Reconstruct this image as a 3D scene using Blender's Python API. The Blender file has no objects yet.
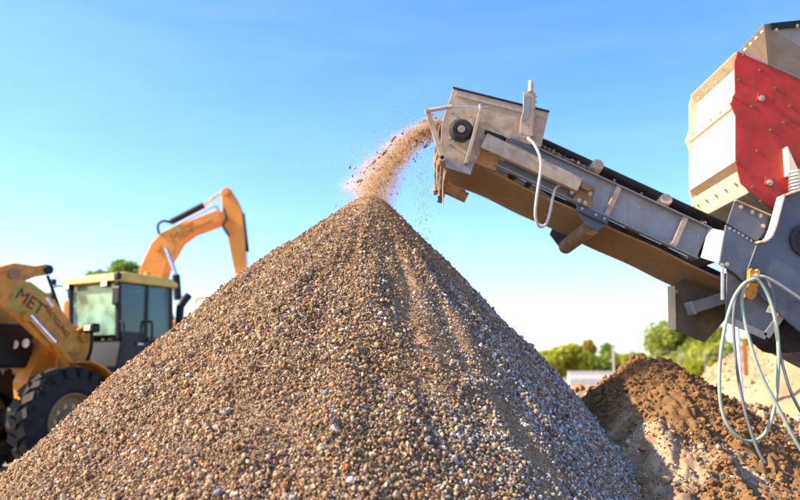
import bpy, bmesh, math, random
import numpy as np
from mathutils import Vector, Matrix, Quaternion

random.seed(7)
rng = np.random.default_rng(7)
scene = bpy.context.scene
COL = scene.collection
R = math.radians

# ------------------------------------------------------------------ camera
CAMZ = 1.6
PITCH = math.atan(125 / 800)
cam = bpy.data.cameras.new('camera')
cam.lens = 36.0
cam.sensor_width = 36.0
cam.clip_start = 0.05
cam.clip_end = 6000
cam.dof.use_dof = True
cam.dof.focus_distance = 5.6
cam.dof.aperture_fstop = 1.2
camo = bpy.data.objects.new('camera', cam)
COL.objects.link(camo)
camo.location = (0, 0, CAMZ)
camo.rotation_euler = (R(90) + PITCH, 0, 0)
scene.camera = camo

# ------------------------------------------------------------------ light
SUN_EL = R(36.5)
SUN_AZ = (-0.99, -0.09)          # horizontal direction towards the sun (camera looks along +Y)
_n = math.hypot(*SUN_AZ)
SDIR = Vector((SUN_AZ[0] / _n * math.cos(SUN_EL), SUN_AZ[1] / _n * math.cos(SUN_EL), math.sin(SUN_EL)))
world = bpy.data.worlds.new('World')
scene.world = world
world.use_nodes = True
wn = world.node_tree
wn.nodes.clear()
wo = wn.nodes.new('ShaderNodeOutputWorld')
bg = wn.nodes.new('ShaderNodeBackground')
sky = wn.nodes.new('ShaderNodeTexSky')
sky.sky_type = 'NISHITA'
sky.sun_disc = False
sky.sun_elevation = SUN_EL
sky.sun_rotation = math.atan2(SDIR.x, SDIR.y)
sky.altitude = 50
sky.air_density = 1.0
sky.dust_density = 1.0
sky.ozone_density = 3.0
hs = wn.nodes.new('ShaderNodeHueSaturation')
hs.inputs['Hue'].default_value = 0.512
hs.inputs['Saturation'].default_value = 1.28
wn.links.new(sky.outputs[0], hs.inputs['Color'])
# thin veils of high cloud, spread over the whole sky
wtc = wn.nodes.new('ShaderNodeTexCoord'); wmp = wn.nodes.new('ShaderNodeMapping')
wmp.inputs['Scale'].default_value = (1.0, 1.0, 4.5); wmp.inputs['Rotation'].default_value = (0.15, 0.2, 0.4)
wnz = wn.nodes.new('ShaderNodeTexNoise'); wnz.inputs['Scale'].default_value = 2.2; wnz.inputs['Detail'].default_value = 7; wnz.inputs['Roughness'].default_value = 0.6; wnz.inputs['Distortion'].default_value = 0.6
wrp = wn.nodes.new('ShaderNodeValToRGB'); wrp.color_ramp.elements[0].position = 0.50; wrp.color_ramp.elements[1].position = 0.85
wrp.color_ramp.elements[1].color = (0.045, 0.045, 0.045, 1)
wmx = wn.nodes.new('ShaderNodeMix'); wmx.data_type = 'RGBA'; wmx.inputs[7].default_value = (6.5, 6.8, 7.0, 1)
wn.links.new(wtc.outputs['Generated'], wmp.inputs[0]); wn.links.new(wmp.outputs[0], wnz.inputs['Vector']); wn.links.new(wnz.outputs[0], wrp.inputs[0])
wn.links.new(wrp.outputs[0], wmx.inputs[0]); wn.links.new(hs.outputs[0], wmx.inputs[6]); wn.links.new(wmx.outputs[2], bg.inputs['Color'])
bg.inputs['Strength'].default_value = 0.15
wn.links.new(bg.outputs[0], wo.inputs['Surface'])

sun = bpy.data.lights.new('sun', 'SUN')
sun.energy = 5.0
sun.angle = R(0.53)
sun.color = (1.0, 0.82, 0.59)
suno = bpy.data.objects.new('sun', sun)
COL.objects.link(suno)
suno.rotation_euler = SDIR.to_track_quat('Z', 'Y').to_euler()

scene.view_settings.view_transform = 'Standard'
scene.view_settings.look = 'None'
scene.view_settings.exposure = 1.35
scene.view_settings.gamma = 1.0
scene.view_settings.use_curve_mapping = False
scene.cycles.max_bounces = 8
scene.cycles.volume_bounces = 2
scene.cycles.use_denoising = True

# ------------------------------------------------------------------ helpers
def at(px, py, Y):
    """world point at depth Y that the photograph shows at pixel (px, py)"""
    dx = (px - 400) / 800; dy = (250 - py) / 800
    ry = math.cos(PITCH) - dy * math.sin(PITCH)
    rz = math.sin(PITCH) + dy * math.cos(PITCH)
    t = Y / ry
    return Vector((dx * t, Y, CAMZ + rz * t))

def props(o, label=None, cat=None, group=None, kind=None):
    if label: o['label'] = label
    if cat: o['category'] = cat
    if group: o['group'] = group
    if kind: o['kind'] = kind
    return o

def attach(o, parent):
    if parent is not None:
        o.parent = parent
        o.matrix_parent_inverse = wmat(parent).inverted()

def wmat(o):
    if o.parent is None:
        return o.matrix_basis.copy()
    return wmat(o.parent) @ o.matrix_parent_inverse @ o.matrix_basis

def empty(name, loc, rz=0.0):
    o = bpy.data.objects.new(name, None)
    o.empty_display_size = 0.3
    COL.objects.link(o)
    o.matrix_basis = Matrix.Translation(Vector(loc)) @ Matrix.Rotation(rz, 4, 'Z')
    return o

class MB:
    """collects shapes for ONE mesh; M maps local coordinates to the world"""
    def __init__(self, M=None):
        self.v = []; self.f = []; self.M = M
    def _add(self, vs, fs):
        b = len(self.v)
        self.v += [Vector(q) for q in vs]
        self.f += [tuple(i + b for i in q) for q in fs]
        return self
    def box(self, c, s, ax=None):
        c = Vector(c)
        X, Y, Z = ax if ax else (Vector((1,0,0)), Vector((0,1,0)), Vector((0,0,1)))
        X, Y, Z = Vector(X).normalized(), Vector(Y).normalized(), Vector(Z).normalized()
        vs = [c + X*(s[0]/2*i) + Y*(s[1]/2*j) + Z*(s[2]/2*k) for i in (-1,1) for j in (-1,1) for k in (-1,1)]
        return self._add(vs, [(0,1,3,2),(4,6,7,5),(0,4,5,1),(2,3,7,6),(0,2,6,4),(1,5,7,3)])
    def beam(self, a, b, w, h, up=(0,0,1)):
        a, b = Vector(a), Vector(b)
        X = (b - a).normalized(); Y = Vector(up).cross(X).normalized(); Z = X.cross(Y)
        return self.box((a + b) / 2, ((b - a).length, w, h), (X, Y, Z))
    def prism(self, pts, ext):
        pts = [Vector(q) for q in pts]; ext = Vector(ext); n = len(pts)
        nrm = Vector((0,0,0))
        for i in range(n):
            nrm += pts[i].cross(pts[(i+1) % n])
        if nrm.dot(ext) > 0: pts = pts[::-1]
        fs = [tuple(range(n)), tuple(range(2*n-1, n-1, -1))]
        fs += [((i+1) % n, i, i+n, (i+1) % n + n) for i in range(n)]
        return self._add(pts + [q + ext for q in pts], fs)
    def cyl(self, a, b, r, r2=None, n=20, caps=True):
        a, b = Vector(a), Vector(b); r2 = r if r2 is None else r2
        Z = (b - a).normalized(); X = Z.orthogonal().normalized(); Y = Z.cross(X)
        vs = []
        for c, rr in ((a, r), (b, r2)):
            vs += [c + (X*math.cos(2*math.pi*i/n) + Y*math.sin(2*math.pi*i/n))*rr for i in range(n)]
        fs = [(i, (i+1) % n, (i+1) % n + n, i+n) for i in range(n)]
        if caps: fs += [tuple(range(n-1, -1, -1)), tuple(range(n, 2*n))]
        return self._add(vs, fs)
    def lathe(self, a, axis, prof, n=32):
        """prof: (distance along axis, radius); closed when ends have radius 0"""
        a = Vector(a); Z = Vector(axis).normalized(); X = Z.orthogonal().normalized(); Y = Z.cross(X)
        vs = []; fs = []
        for (h, r) in prof:
            vs += [a + Z*h + (X*math.cos(2*math.pi*i/n) + Y*math.sin(2*math.pi*i/n))*max(r, 1e-4) for i in range(n)]
        for k in range(len(prof)-1):
            fs += [(k*n+i, k*n+(i+1) % n, (k+1)*n+(i+1) % n, (k+1)*n+i) for i in range(n)]
        return self._add(vs, fs)
    def tube(self, pts, r, n=8, smooth=6, caps=True):
        P = [Vector(q) for q in pts]
        if smooth:
            Q = []
            for i in range(len(P)-1):
                p0 = P[max(i-1,0)]; p1 = P[i]; p2 = P[i+1]; p3 = P[min(i+2, len(P)-1)]
                for k in range(smooth):
                    t = k/smooth
                    Q.append(0.5*((2*p1)+(p2-p0)*t+(2*p0-5*p1+4*p2-p3)*t*t+(3*p1-p0-3*p2+p3)*t**3))
            Q.append(P[-1]); P = Q
        vs = []; fs = []; X = None
        for i, c in enumerate(P):
            T = (P[min(i+1, len(P)-1)] - P[max(i-1, 0)]).normalized()
            X = T.orthogonal().normalized() if X is None else (X - T*X.dot(T)).normalized()
            Y = T.cross(X)
            rr = r(i/(len(P)-1)) if callable(r) else r
            vs += [c + (X*math.cos(2*math.pi*j/n) + Y*math.sin(2*math.pi*j/n))*rr for j in range(n)]
        for i in range(len(P)-1):
            fs += [(i*n+j, i*n+(j+1) % n, (i+1)*n+(j+1) % n, (i+1)*n+j) for j in range(n)]
        if caps:
            fs += [tuple(range(n-1,-1,-1)), tuple(range((len(P)-1)*n, len(P)*n))]
        return self._add(vs, fs)
    def build(self, name, mat, parent=None, bevel=0.0, smooth=False, segs=2):
        me = bpy.data.meshes.new(name)
        vs = [self.M @ q for q in self.v] if self.M is not None else self.v
        me.from_pydata([tuple(q) for q in vs], [], self.f)
        me.materials.append(mat)
        o = bpy.data.objects.new(name, me)
        COL.objects.link(o)
        attach(o, parent)
        if smooth:
            me.shade_smooth()
            try: me.set_sharp_from_angle(angle=R(38))
            except Exception: pass
        if bevel:
            md = o.modifiers.new('edge', 'BEVEL'); md.width = bevel; md.segments = segs
            md.limit_method = 'ANGLE'; md.angle_limit = R(35)
        return o

def mesh_np(name, verts, tris, mat, parent=None, colors=None, smooth=False, nside=3):
    me = bpy.data.meshes.new(name)
    nv = len(verts); nf = len(tris)
    me.vertices.add(nv); me.vertices.foreach_set('co', np.ascontiguousarray(verts, np.float32).ravel())
    me.loops.add(nf*nside); me.loops.foreach_set('vertex_index', np.ascontiguousarray(tris, np.int32).ravel())
    me.polygons.add(nf); me.polygons.foreach_set('loop_start', np.arange(0, nf*nside, nside, dtype=np.int32))
    me.update(calc_edges=True)
    if colors is not None:
        a = me.attributes.new('Col', 'FLOAT_COLOR', 'POINT')
        c = np.ones((nv, 4), np.float32); c[:, :3] = colors
        a.data.foreach_set('color', c.ravel())
    if smooth: me.shade_smooth()
    else: me.shade_flat()
    me.materials.append(mat)
    o = bpy.data.objects.new(name, me)
    COL.objects.link(o)
    attach(o, parent)
    return o

# ------------------------------------------------------------------ numpy noise
_perm = np.random.default_rng(3).permutation(4096)
_grad = np.random.default_rng(4).uniform(0, 2*np.pi, 4096)
def perlin(x, y, seed=0):
    xi = np.floor(x).astype(int); yi = np.floor(y).astype(int)
    xf = x - xi; yf = y - yi
    def g(ix, iy, dx, dy):
        h = _grad[(_perm[(_perm[(ix + seed*57) & 4095] + iy) & 4095])]
        return np.cos(h)*dx + np.sin(h)*dy
    u = xf*xf*xf*(xf*(xf*6-15)+10); v = yf*yf*yf*(yf*(yf*6-15)+10)
    a = g(xi, yi, xf, yf); b = g(xi+1, yi, xf-1, yf); c = g(xi, yi+1, xf, yf-1); d = g(xi+1, yi+1, xf-1, yf-1)
    return (a + u*(b-a)) + v*((c + u*(d-c)) - (a + u*(b-a)))
def fbm(x, y, octv=4, seed=0, gain=0.5):
    s = 0; a = 1.0; f = 1.0
    for k in range(octv):
        s = s + a*perlin(x*f, y*f, seed + k*11); a *= gain; f *= 2.03
    return s

# ------------------------------------------------------------------ materials
def ramp(nt, fac, stops):
    n = nt.nodes.new('ShaderNodeValToRGB')
    el = n.color_ramp.elements
    while len(el) < len(stops): el.new(0.5)
    for e, (p, c) in zip(el, stops):
        e.position = p; e.color = (c, c, c, 1) if isinstance(c, (int, float)) else (*c, 1)
    nt.links.new(fac, n.inputs[0])
    return n.outputs[0]

def noise(nt, vec, scale, detail=4, rough=0.55, dist=0.0):
    n = nt.nodes.new('ShaderNodeTexNoise')
    n.inputs['Scale'].default_value = scale; n.inputs['Detail'].default_value = detail
    n.inputs['Roughness'].default_value = rough; n.inputs['Distortion'].default_value = dist
    nt.links.new(vec, n.inputs['Vector'])
    return n.outputs[0]

def mix(nt, fac, a, b, mode='MIX'):
    n = nt.nodes.new('ShaderNodeMix'); n.data_type = 'RGBA'; n.blend_type = mode
    for s, val in ((n.inputs[0], fac), (n.inputs[6], a), (n.inputs[7], b)):
        if isinstance(val, bpy.types.NodeSocket): nt.links.new(val, s)
        elif isinstance(val, (int, float)): s.default_value = val
        else: s.default_value = (*val, 1)
    return n.outputs[2]

def new_mat(name):
    m = bpy.data.materials.new(name); m.use_nodes = True
    nt = m.node_tree
    b = nt.nodes['Principled BSDF']
    tc = nt.nodes.new('ShaderNodeTexCoord')
    return m, nt, b, tc.outputs['Object']

def bump(nt, b, h, strength=0.3, dist=0.01):
    n = nt.nodes.new('ShaderNodeBump'); n.inputs['Strength'].default_value = strength; n.inputs['Distance'].default_value = dist
    nt.links.new(h, n.inputs['Height']); nt.links.new(n.outputs[0], b.inputs['Normal'])

def paint(name, base, rough=0.45, metal=0.0, var=0.25, dirt=(0.30, 0.20, 0.11), dirt_amt=0.35, rust=0.0, scale=3.0, bmp=0.12, spec=0.4, stretch=None, streak=0.0):
    """painted or bare metal: uneven tone, dusty patches, optional rust chips, small dents"""
    m, nt, b, vec = new_mat(name)
    if stretch:
        mp = nt.nodes.new('ShaderNodeMapping'); mp.inputs['Rotation'].default_value = stretch[0]; mp.inputs['Scale'].default_value = stretch[1]
        nt.links.new(vec, mp.inputs['Vector']); vec = mp.outputs[0]
    n1 = noise(nt, vec, scale, 6, 0.6)
    lo = tuple(c*(1-var) for c in base); hi = tuple(min(1, c*(1+var*0.6)) for c in base)
    col = ramp(nt, n1, [(0.3, lo), (0.7, hi)])
    n2 = noise(nt, vec, scale*2.3, 8, 0.7, 0.4)
    dm = ramp(nt, n2, [(0.62 - dirt_amt*0.35, 0.0), (0.78 - dirt_amt*0.2, min(1, dirt_amt*1.6))])
    col = mix(nt, dm, col, dirt)
    if rust:
        n3 = noise(nt, vec, scale*6, 8, 0.75)
        rm = ramp(nt, n3, [(0.70 - rust*0.2, 0.0), (0.74 - rust*0.2, 1.0)])
        col = mix(nt, rm, col, (0.16, 0.055, 0.022))
    if streak:
        mp2 = nt.nodes.new('ShaderNodeMapping'); mp2.inputs['Scale'].default_value = (16, 16, 0.9)
        nt.links.new(vec, mp2.inputs['Vector'])
        n5 = noise(nt, mp2.outputs[0], 1.6, 5, 0.6)
        col = mix(nt, ramp(nt, n5, [(0.55, 0.0), (0.75, streak)]), col, (0.17, 0.085, 0.04))
    nt.links.new(col, b.inputs['Base Color'])
    b.inputs['Metallic'].default_value = metal
    b.inputs['Specular IOR Level'].default_value = spec
    rr = ramp(nt, n2, [(0.3, max(0.05, rough-0.1)), (0.75, min(1, rough+0.3))])
    nt.links.new(rr, b.inputs['Roughness'])
    n4 = noise(nt, vec, scale*14, 5, 0.65)
    bump(nt, b, n4, bmp, 0.004)
    return m

def plain(name, base, rough=0.6, metal=0.0, spec=0.4, em=None):
    m, nt, b, vec = new_mat(name)
    n1 = noise(nt, vec, 9.0, 5)
    col = ramp(nt, n1, [(0.3, tuple(c*0.8 for c in base)), (0.7, tuple(min(1, c*1.12) for c in base))])
    nt.links.new(col, b.inputs['Base Color'])
    b.inputs['Roughness'].default_value = rough; b.inputs['Metallic'].default_value = metal
    b.inputs['Specular IOR Level'].default_value = spec
    return m

M = {}
M['chute'] = paint('chute_paint', (0.46, 0.36, 0.255), 0.55, 0, 0.22, (0.27, 0.17, 0.09), 0.50, 0.34, 5, streak=0.45)
M['steel_blue'] = paint('blue_grey_paint', (0.085, 0.105, 0.14), 0.42, 0.1, 0.28, (0.20, 0.155, 0.11), 0.36, 0.22, 3, streak=0.35)
M['frame'] = paint('grey_paint', (0.25, 0.26, 0.28), 0.42, 0.05, 0.25, (0.25, 0.18, 0.12), 0.42, 0.24, 3, streak=0.5)
M['tan_tube'] = paint('dusty_tube_paint', (0.43, 0.35, 0.265), 0.5, 0, 0.2, (0.29, 0.18, 0.095), 0.45, 0.28, 5, streak=0.4)
M['cream'] = paint('cream_paint', (0.74, 0.60, 0.41), 0.5, 0, 0.12, (0.45, 0.28, 0.14), 0.28, 0.18, 4, streak=0.35)
M['red'] = paint('red_paint', (0.42, 0.022, 0.012), 0.42, 0, 0.35, (0.11, 0.03, 0.02), 0.38, 0.22, 3.2, streak=0.4)
M['rusty'] = paint('rusty_plate', (0.22, 0.12, 0.06), 0.8, 0, 0.35, (0.38, 0.24, 0.12), 0.45, 0.3, 8, 0.4)
M['brown_plate'] = paint('brown_grey_plate', (0.12, 0.10, 0.075), 0.6, 0.1, 0.3, (0.26, 0.17, 0.09), 0.4, 0.1, 4)
M['zinc'] = paint('zinc_bolt', (0.55, 0.47, 0.37), 0.38, 0.7, 0.3, (0.36, 0.24, 0.13), 0.35, 0.1, 30)
M['bright'] = paint('bare_steel', (0.62, 0.60, 0.57), 0.35, 0.75, 0.2, (0.4, 0.3, 0.2), 0.2, 0.05, 10)
M['belt'] = paint('black_belt_rubber', (0.022, 0.021, 0.022), 0.65, 0, 0.3, (0.13, 0.09, 0.06), 0.18, 0, 6, 0.3)
SLOPE = R(24.5)
M['belt_dirty'] = paint('dusty_belt_underside', (0.34, 0.21, 0.105), 0.9, 0, 0.25, (0.20, 0.12, 0.06), 0.40, 0, 1.0, 0.3, 0.25,
                        stretch=((0, SLOPE, 0), (0.25, 26.0, 26.0)))
M['rubber'] = paint('rubber', (0.025, 0.024, 0.026), 0.7, 0, 0.3, (0.10, 0.075, 0.05), 0.25, 0, 8, 0.3)
M['crust'] = paint('caked_dirt', (0.36, 0.22, 0.105), 0.95, 0, 0.4, (0.22, 0.12, 0.055), 0.5, 0, 14, 1.0, 0.1)
M['hose'] = paint('grey_green_hose', (0.27, 0.36, 0.30), 0.5, 0, 0.2, (0.34, 0.27, 0.18), 0.42, 0, 9)
M['hose_dark'] = plain('dark_grey_hose', (0.13, 0.14, 0.14), 0.5)
M['hose_white'] = paint('pale_grey_hose', (0.52, 0.49, 0.44), 0.5, 0, 0.15, (0.36, 0.27, 0.17), 0.40, 0, 9)
M['orange_hook'] = paint('orange_hook_paint', (0.62, 0.27, 0.03), 0.5, 0, 0.3, (0.12, 0.07, 0.04), 0.5, 0.3, 14)
M['yellow'] = paint('loader_yellow', (0.58, 0.25, 0.016), 0.45, 0, 0.25, (0.22, 0.12, 0.045), 0.44, 0.10, 3, streak=0.35)
M['roof_yellow'] = paint('faded_yellow', (0.66, 0.46, 0.10), 0.5, 0, 0.2, (0.5, 0.36, 0.18), 0.25, 0, 3)
M['orange'] = paint('excavator_orange', (0.80, 0.30, 0.035), 0.42, 0, 0.15, (0.45, 0.22, 0.07), 0.32, 0.06, 2, streak=0.25)
M['black'] = plain('black_paint', (0.009, 0.010, 0.013), 0.5, 0, 0.25)
M['sky_tinted_black'] = plain('dark_cab_panel', (0.008, 0.011, 0.020), 0.4, 0, 0.3)  # black panel with the blue of reflected sky mixed into its colour
M['tyre'] = paint('tyre_rubber', (0.014, 0.014, 0.016), 0.85, 0, 0.3, (0.20, 0.13, 0.065), 0.24, 0, 4, 0.3)
M['rim'] = paint('dusty_rim', (0.26, 0.18, 0.085), 0.6, 0, 0.25, (0.26, 0.18, 0.10), 0.45, 0.1, 5)
M['chrome'] = plain('cylinder_rod', (0.75, 0.75, 0.76), 0.18, 1.0)
M['lens'] = plain('lamp_lens', (0.85, 0.80, 0.62), 0.15)
M['lime'] = plain('hi_vis_cloth', (0.16, 0.75, 0.05), 0.8)
M['skin'] = plain('skin', (0.45, 0.26, 0.17), 0.6)
M['ink'] = plain('dark_lettering', (0.05, 0.035, 0.012), 0.6)
M['green_ring'] = plain('olive_green_ring', (0.28, 0.29, 0.03), 0.5)
M['white'] = plain('white_paint', (0.78, 0.77, 0.74), 0.5)
M['sign_red'] = plain('sign_red', (0.62, 0.07, 0.03), 0.5)
M['concrete'] = plain('concrete', (0.48, 0.46, 0.42), 0.9)
M['wood'] = plain('weathered_wood', (0.22, 0.17, 0.12), 0.9)

def glass(name, tint, alpha=0.35, dcol=(0.45, 0.42, 0.34)):
    m, nt, b, vec = new_mat(name)
    out = nt.nodes['Material Output']
    tr = nt.nodes.new('ShaderNodeBsdfTransparent'); tr.inputs[0].default_value = (*tint, 1)
    gl = nt.nodes.new('ShaderNodeBsdfGlossy'); gl.inputs['Roughness'].default_value = 0.03
    fr = nt.nodes.new('ShaderNodeFresnel'); fr.inputs[0].default_value = 1.5
    dust = nt.nodes.new('ShaderNodeBsdfDiffuse'); dust.inputs[0].default_value = (*dcol, 1)  # film of dust; on the green panes it also carries painted sky brightness
    n1 = noise(nt, vec, 2.5, 5)
    dm = ramp(nt, n1, [(0.35, alpha*0.25), (0.75, alpha)])
    mx0 = nt.nodes.new('ShaderNodeMixShader'); nt.links.new(dm, mx0.inputs[0]); nt.links.new(tr.outputs[0], mx0.inputs[1]); nt.links.new(dust.outputs[0], mx0.inputs[2])
    mx = nt.nodes.new('ShaderNodeMixShader'); nt.links.new(fr.outputs[0], mx.inputs[0]); nt.links.new(mx0.outputs[0], mx.inputs[1]); nt.links.new(gl.outputs[0], mx.inputs[2])
    nt.links.new(mx.outputs[0], out.inputs['Surface'])
    return m
M['glass_green'] = glass('green_tinted_glass', (0.66, 0.90, 0.76), 0.75, (0.42, 0.74, 0.58))  # pale green film puts reflected sky and dusty haze into the glass colour
M['glass_dark'] = glass('dark_side_glass', (0.24, 0.36, 0.42), 0.03)

def attr_mat(name, rough=0.9, scale=60, bstr=0.5, mul=0.35):
    m, nt, b, vec = new_mat(name)
    a = nt.nodes.new('ShaderNodeAttribute'); a.attribute_name = 'Col'
    n1 = noise(nt, vec, scale, 5, 0.65)
    g = ramp(nt, n1, [(0.25, 1-mul), (0.75, 1.0)])
    col = mix(nt, 1.0, a.outputs['Color'], g, 'MULTIPLY')
    nt.links.new(col, b.inputs['Base Color'])
    b.inputs['Roughness'].default_value = rough; b.inputs['Specular IOR Level'].default_value = 0.25
    bump(nt, b, n1, bstr, 0.006)
    return m
M['stone'] = attr_mat('crushed_stone', 0.9, 90, 0.3, 0.3)
M['sand'] = attr_mat('sandy_fines', 0.95, 70, 0.8, 0.4)
M['dirt'] = attr_mat('loose_dirt', 0.95, 35, 0.9, 0.45)

def ground_mat():
    m, nt, b, vec = new_mat('dry_yard_ground')
    n1 = noise(nt, vec, 0.35, 8, 0.65); n2 = noise(nt, vec, 6, 8, 0.7)
    c = ramp(nt, n1, [(0.3, (0.30, 0.21, 0.12)), (0.55, (0.42, 0.31, 0.19)), (0.75, (0.50, 0.40, 0.27))])
    c = mix(nt, ramp(nt, n2, [(0.4, 0.0), (0.7, 0.5)]), c, (0.24, 0.17, 0.10))
    nt.links.new(c, b.inputs['Base Color']); b.inputs['Roughness'].default_value = 0.95
    bump(nt, b, n2, 0.8, 0.05)
    return m
M['ground'] = ground_mat()

def leaf_mat(name, c1, c2):
    m, nt, b, vec = new_mat(name)
    out = nt.nodes['Material Output']
    n1 = noise(nt, vec, 1.4, 3)
    col = ramp(nt, n1, [(0.35, c1), (0.65, c2)])
    nt.links.new(col, b.inputs['Base Color']); b.inputs['Roughness'].default_value = 0.55
    tl = nt.nodes.new('ShaderNodeBsdfTranslucent'); nt.links.new(col, tl.inputs[0])
    mx = nt.nodes.new('ShaderNodeMixShader'); mx.inputs[0].default_value = 0.45
    nt.links.new(b.outputs[0], mx.inputs[1]); nt.links.new(tl.outputs[0], mx.inputs[2])
    nt.links.new(mx.outputs[0], out.inputs['Surface'])
    return m
M['leaf_lime'] = leaf_mat('lime_leaves', (0.32, 0.37, 0.02), (0.50, 0.50, 0.045))
M['leaf_gold'] = leaf_mat('golden_leaves', (0.30, 0.22, 0.025), (0.42, 0.32, 0.05))
M['leaf_green'] = leaf_mat('green_leaves', (0.14, 0.21, 0.02), (0.26, 0.33, 0.04))
M['leaf_olive'] = leaf_mat('olive_leaves', (0.19, 0.25, 0.03), (0.38, 0.42, 0.06))
M['leaf_fresh'] = leaf_mat('fresh_green_leaves', (0.13, 0.22, 0.025), (0.24, 0.34, 0.04))
M['bark'] = plain('bark', (0.16, 0.11, 0.07), 0.95)

# ------------------------------------------------------------------ ground and piles
gn = 120
gx = np.concatenate([np.linspace(-1, 1, gn)]) 
gx = np.sign(gx) * np.abs(gx)**3 * 2500
GX, GY = np.meshgrid(gx, gx + 10)
GZ = 0.05*fbm(GX*0.15, GY*0.15, 3, 5) * (np.hypot(GX, GY-10) < 200)
gv = np.stack([GX, GY, GZ - 0.02], -1).reshape(-1, 3)
ii = np.arange(gn*gn).reshape(gn, gn)
gq = np.stack([ii[:-1,:-1], ii[:-1,1:], ii[1:,1:], ii[1:,:-1]], -1).reshape(-1, 4)
ground = mesh_np('ground', gv, gq, M['ground'], smooth=True, nside=4)
props(ground, 'dry tan earth of the work yard under the machines', 'ground', kind='structure')

# --- gravel pile: a heap poured by the conveyor, steeper on the flank towards the machine
AP = at(371, 197.5, 7.4)
def pile_z(x, y, rough=True):
    dx = x - AP.x; dy = y - AP.y
    r = np.hypot(dx, dy) + 1e-6; c = dx/r; s = dy/r
    wr = np.clip(c, 0, 1)**2; wl = np.clip(-c, 0, 1)**2; wf = s*s
    m = 0.715*wl + 1.10*wr + 0.715*wf + 0.20*np.clip(c, 0, 1)*np.clip(-s, 0, 1); cc = 0.057*wl
    z = AP.z - m*(np.sqrt(r*r + 0.0256) - 0.16) - cc*r*r
    if rough:
        ph = np.arctan2(dy, dx); k = np.clip(r*0.9 - 0.25, 0, 1)
        z = z + k*(0.085*perlin(ph*4.0 + 20, r*0.9, 2) + 0.045*perlin(ph*11 + 40, r*1.6, 3)) + np.clip(r*3, 0.2, 1)*(0.050*fbm(x*1.9, y*1.9, 4, 8))
    return z
def fines(x, y):
    """0..1 how sandy (few stones) the surface is: streaks running down the slope"""
    dx = x - AP.x; dy = y - AP.y
    r = np.hypot(dx, dy) + 1e-6; ph = np.arctan2(dy, dx)
    f = perlin(ph*4.5 + 3, r*0.9, 21)*1.1 + 0.8*fbm(x*1.6, y*1.6, 3, 31)
    f = np.clip((f - 0.20)*1.6, 0, 0.8)
    for (a, w, r0, r1) in ((-1.34, 0.12, 0.8, 2.7), (-1.16, 0.09, 1.3, 3.4), (-2.60, 0.12, 1.6, 2.9), (-0.75, 0.10, 0.4, 2.2)):
        g = np.exp(-((ph - a - 0.10*perlin(r*1.7, r*0 + a, 41))/w)**2) * np.clip((r - r0)*3, 0, 1)*np.clip((r1 - r)*3, 0, 1)
        f = np.maximum(f, g*np.clip(0.72 + 1.1*fbm(x*3.2, y*3.2, 3, 45), 0, 1))
    f = np.maximum(f, np.clip(1 - r/0.46, 0, 1)*1.8)
    return np.clip(f, 0, 1)

nr, na = 260, 620
rr_ = np.linspace(0, 1, nr)**1.1 * 5.4
aa_ = np.linspace(0, 2*np.pi, na, endpoint=False)
RR, AA = np.meshgrid(rr_, aa_, indexing='ij')
PX = AP.x + RR*np.cos(AA); PY = AP.y + RR*np.sin(AA)
PZ = pile_z(PX, PY) + 0.010*fbm(PX*22, PY*22, 3, 77)
PZ = np.maximum(PZ, -0.35)
pv = np.stack([PX, PY, PZ], -1).reshape(-1, 3)
idx = np.arange(nr*na).reshape(nr, na); nxt = np.roll(idx, -1, 1)
pq = np.stack([idx[:-1], idx[1:], nxt[1:], nxt[:-1]], -1).reshape(-1, 4)
fz = fines(PX, PY).reshape(-1, 1)
tone = (0.5 + 0.5*fbm(PX*1.3, PY*1.3, 4, 51)).reshape(-1, 1)
pc = (np.array([[0.15, 0.105, 0.065]])*(1-fz) + np.array([[0.40, 0.27, 0.145]])*fz)*(0.75 + 0.45*tone)  # bed under the stones darkened to deepen the shade in their gaps
gravel_pile = mesh_np('gravel_pile', pv, pq, M['sand'], colors=pc, smooth=True, nside=4)
props(gravel_pile, 'tall cone of mixed crushed gravel below the conveyor', 'gravel pile', kind='stuff')

# --- loose stones
phi = (1 + 5**0.5)/2
ICO_V = np.array([(-1,phi,0),(1,phi,0),(-1,-phi,0),(1,-phi,0),(0,-1,phi),(0,1,phi),(0,-1,-phi),(0,1,-phi),(phi,0,-1),(phi,0,1),(-phi,0,-1),(-phi,0,1)])/math.hypot(1, phi)
ICO_F = np.array([(0,11,5),(0,5,1),(0,1,7),(0,7,10),(0,10,11),(1,5,9),(5,11,4),(11,10,2),(10,7,6),(7,1,8),(3,9,4),(3,4,2),(3,2,6),(3,6,8),(3,8,9),(4,9,5),(2,4,11),(6,2,10),(8,6,7),(9,8,1)])
OCT_V = np.array([(1,0,0),(-1,0,0),(0,1,0),(0,-1,0),(0,0,1),(0,0,-1)], float)
OCT_F = np.array([(0,2,4),(2,1,4),(1,3,4),(3,0,4),(2,0,5),(1,2,5),(3,1,5),(0,3,5)])
TET_V = np.array([(1,1,1),(1,-1,-1),(-1,1,-1),(-1,-1,1)], float)/1.5
TET_F = np.array([(0,1,2),(0,3,1),(0,2,3),(1,3,2)])
def randrot(n):
    q = rng.normal(size=(n, 4)); q /= np.linalg.norm(q, axis=1, keepdims=True)
    w, x, y, z = q.T
    return np.stack([np.stack([1-2*(y*y+z*z), 2*(x*y-z*w), 2*(x*z+y*w)], -1),
                     np.stack([2*(x*y+z*w), 1-2*(x*x+z*z), 2*(y*z-x*w)], -1),
                     np.stack([2*(x*z-y*w), 2*(y*z+x*w), 1-2*(x*x+y*y)], -1)], -2)
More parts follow.
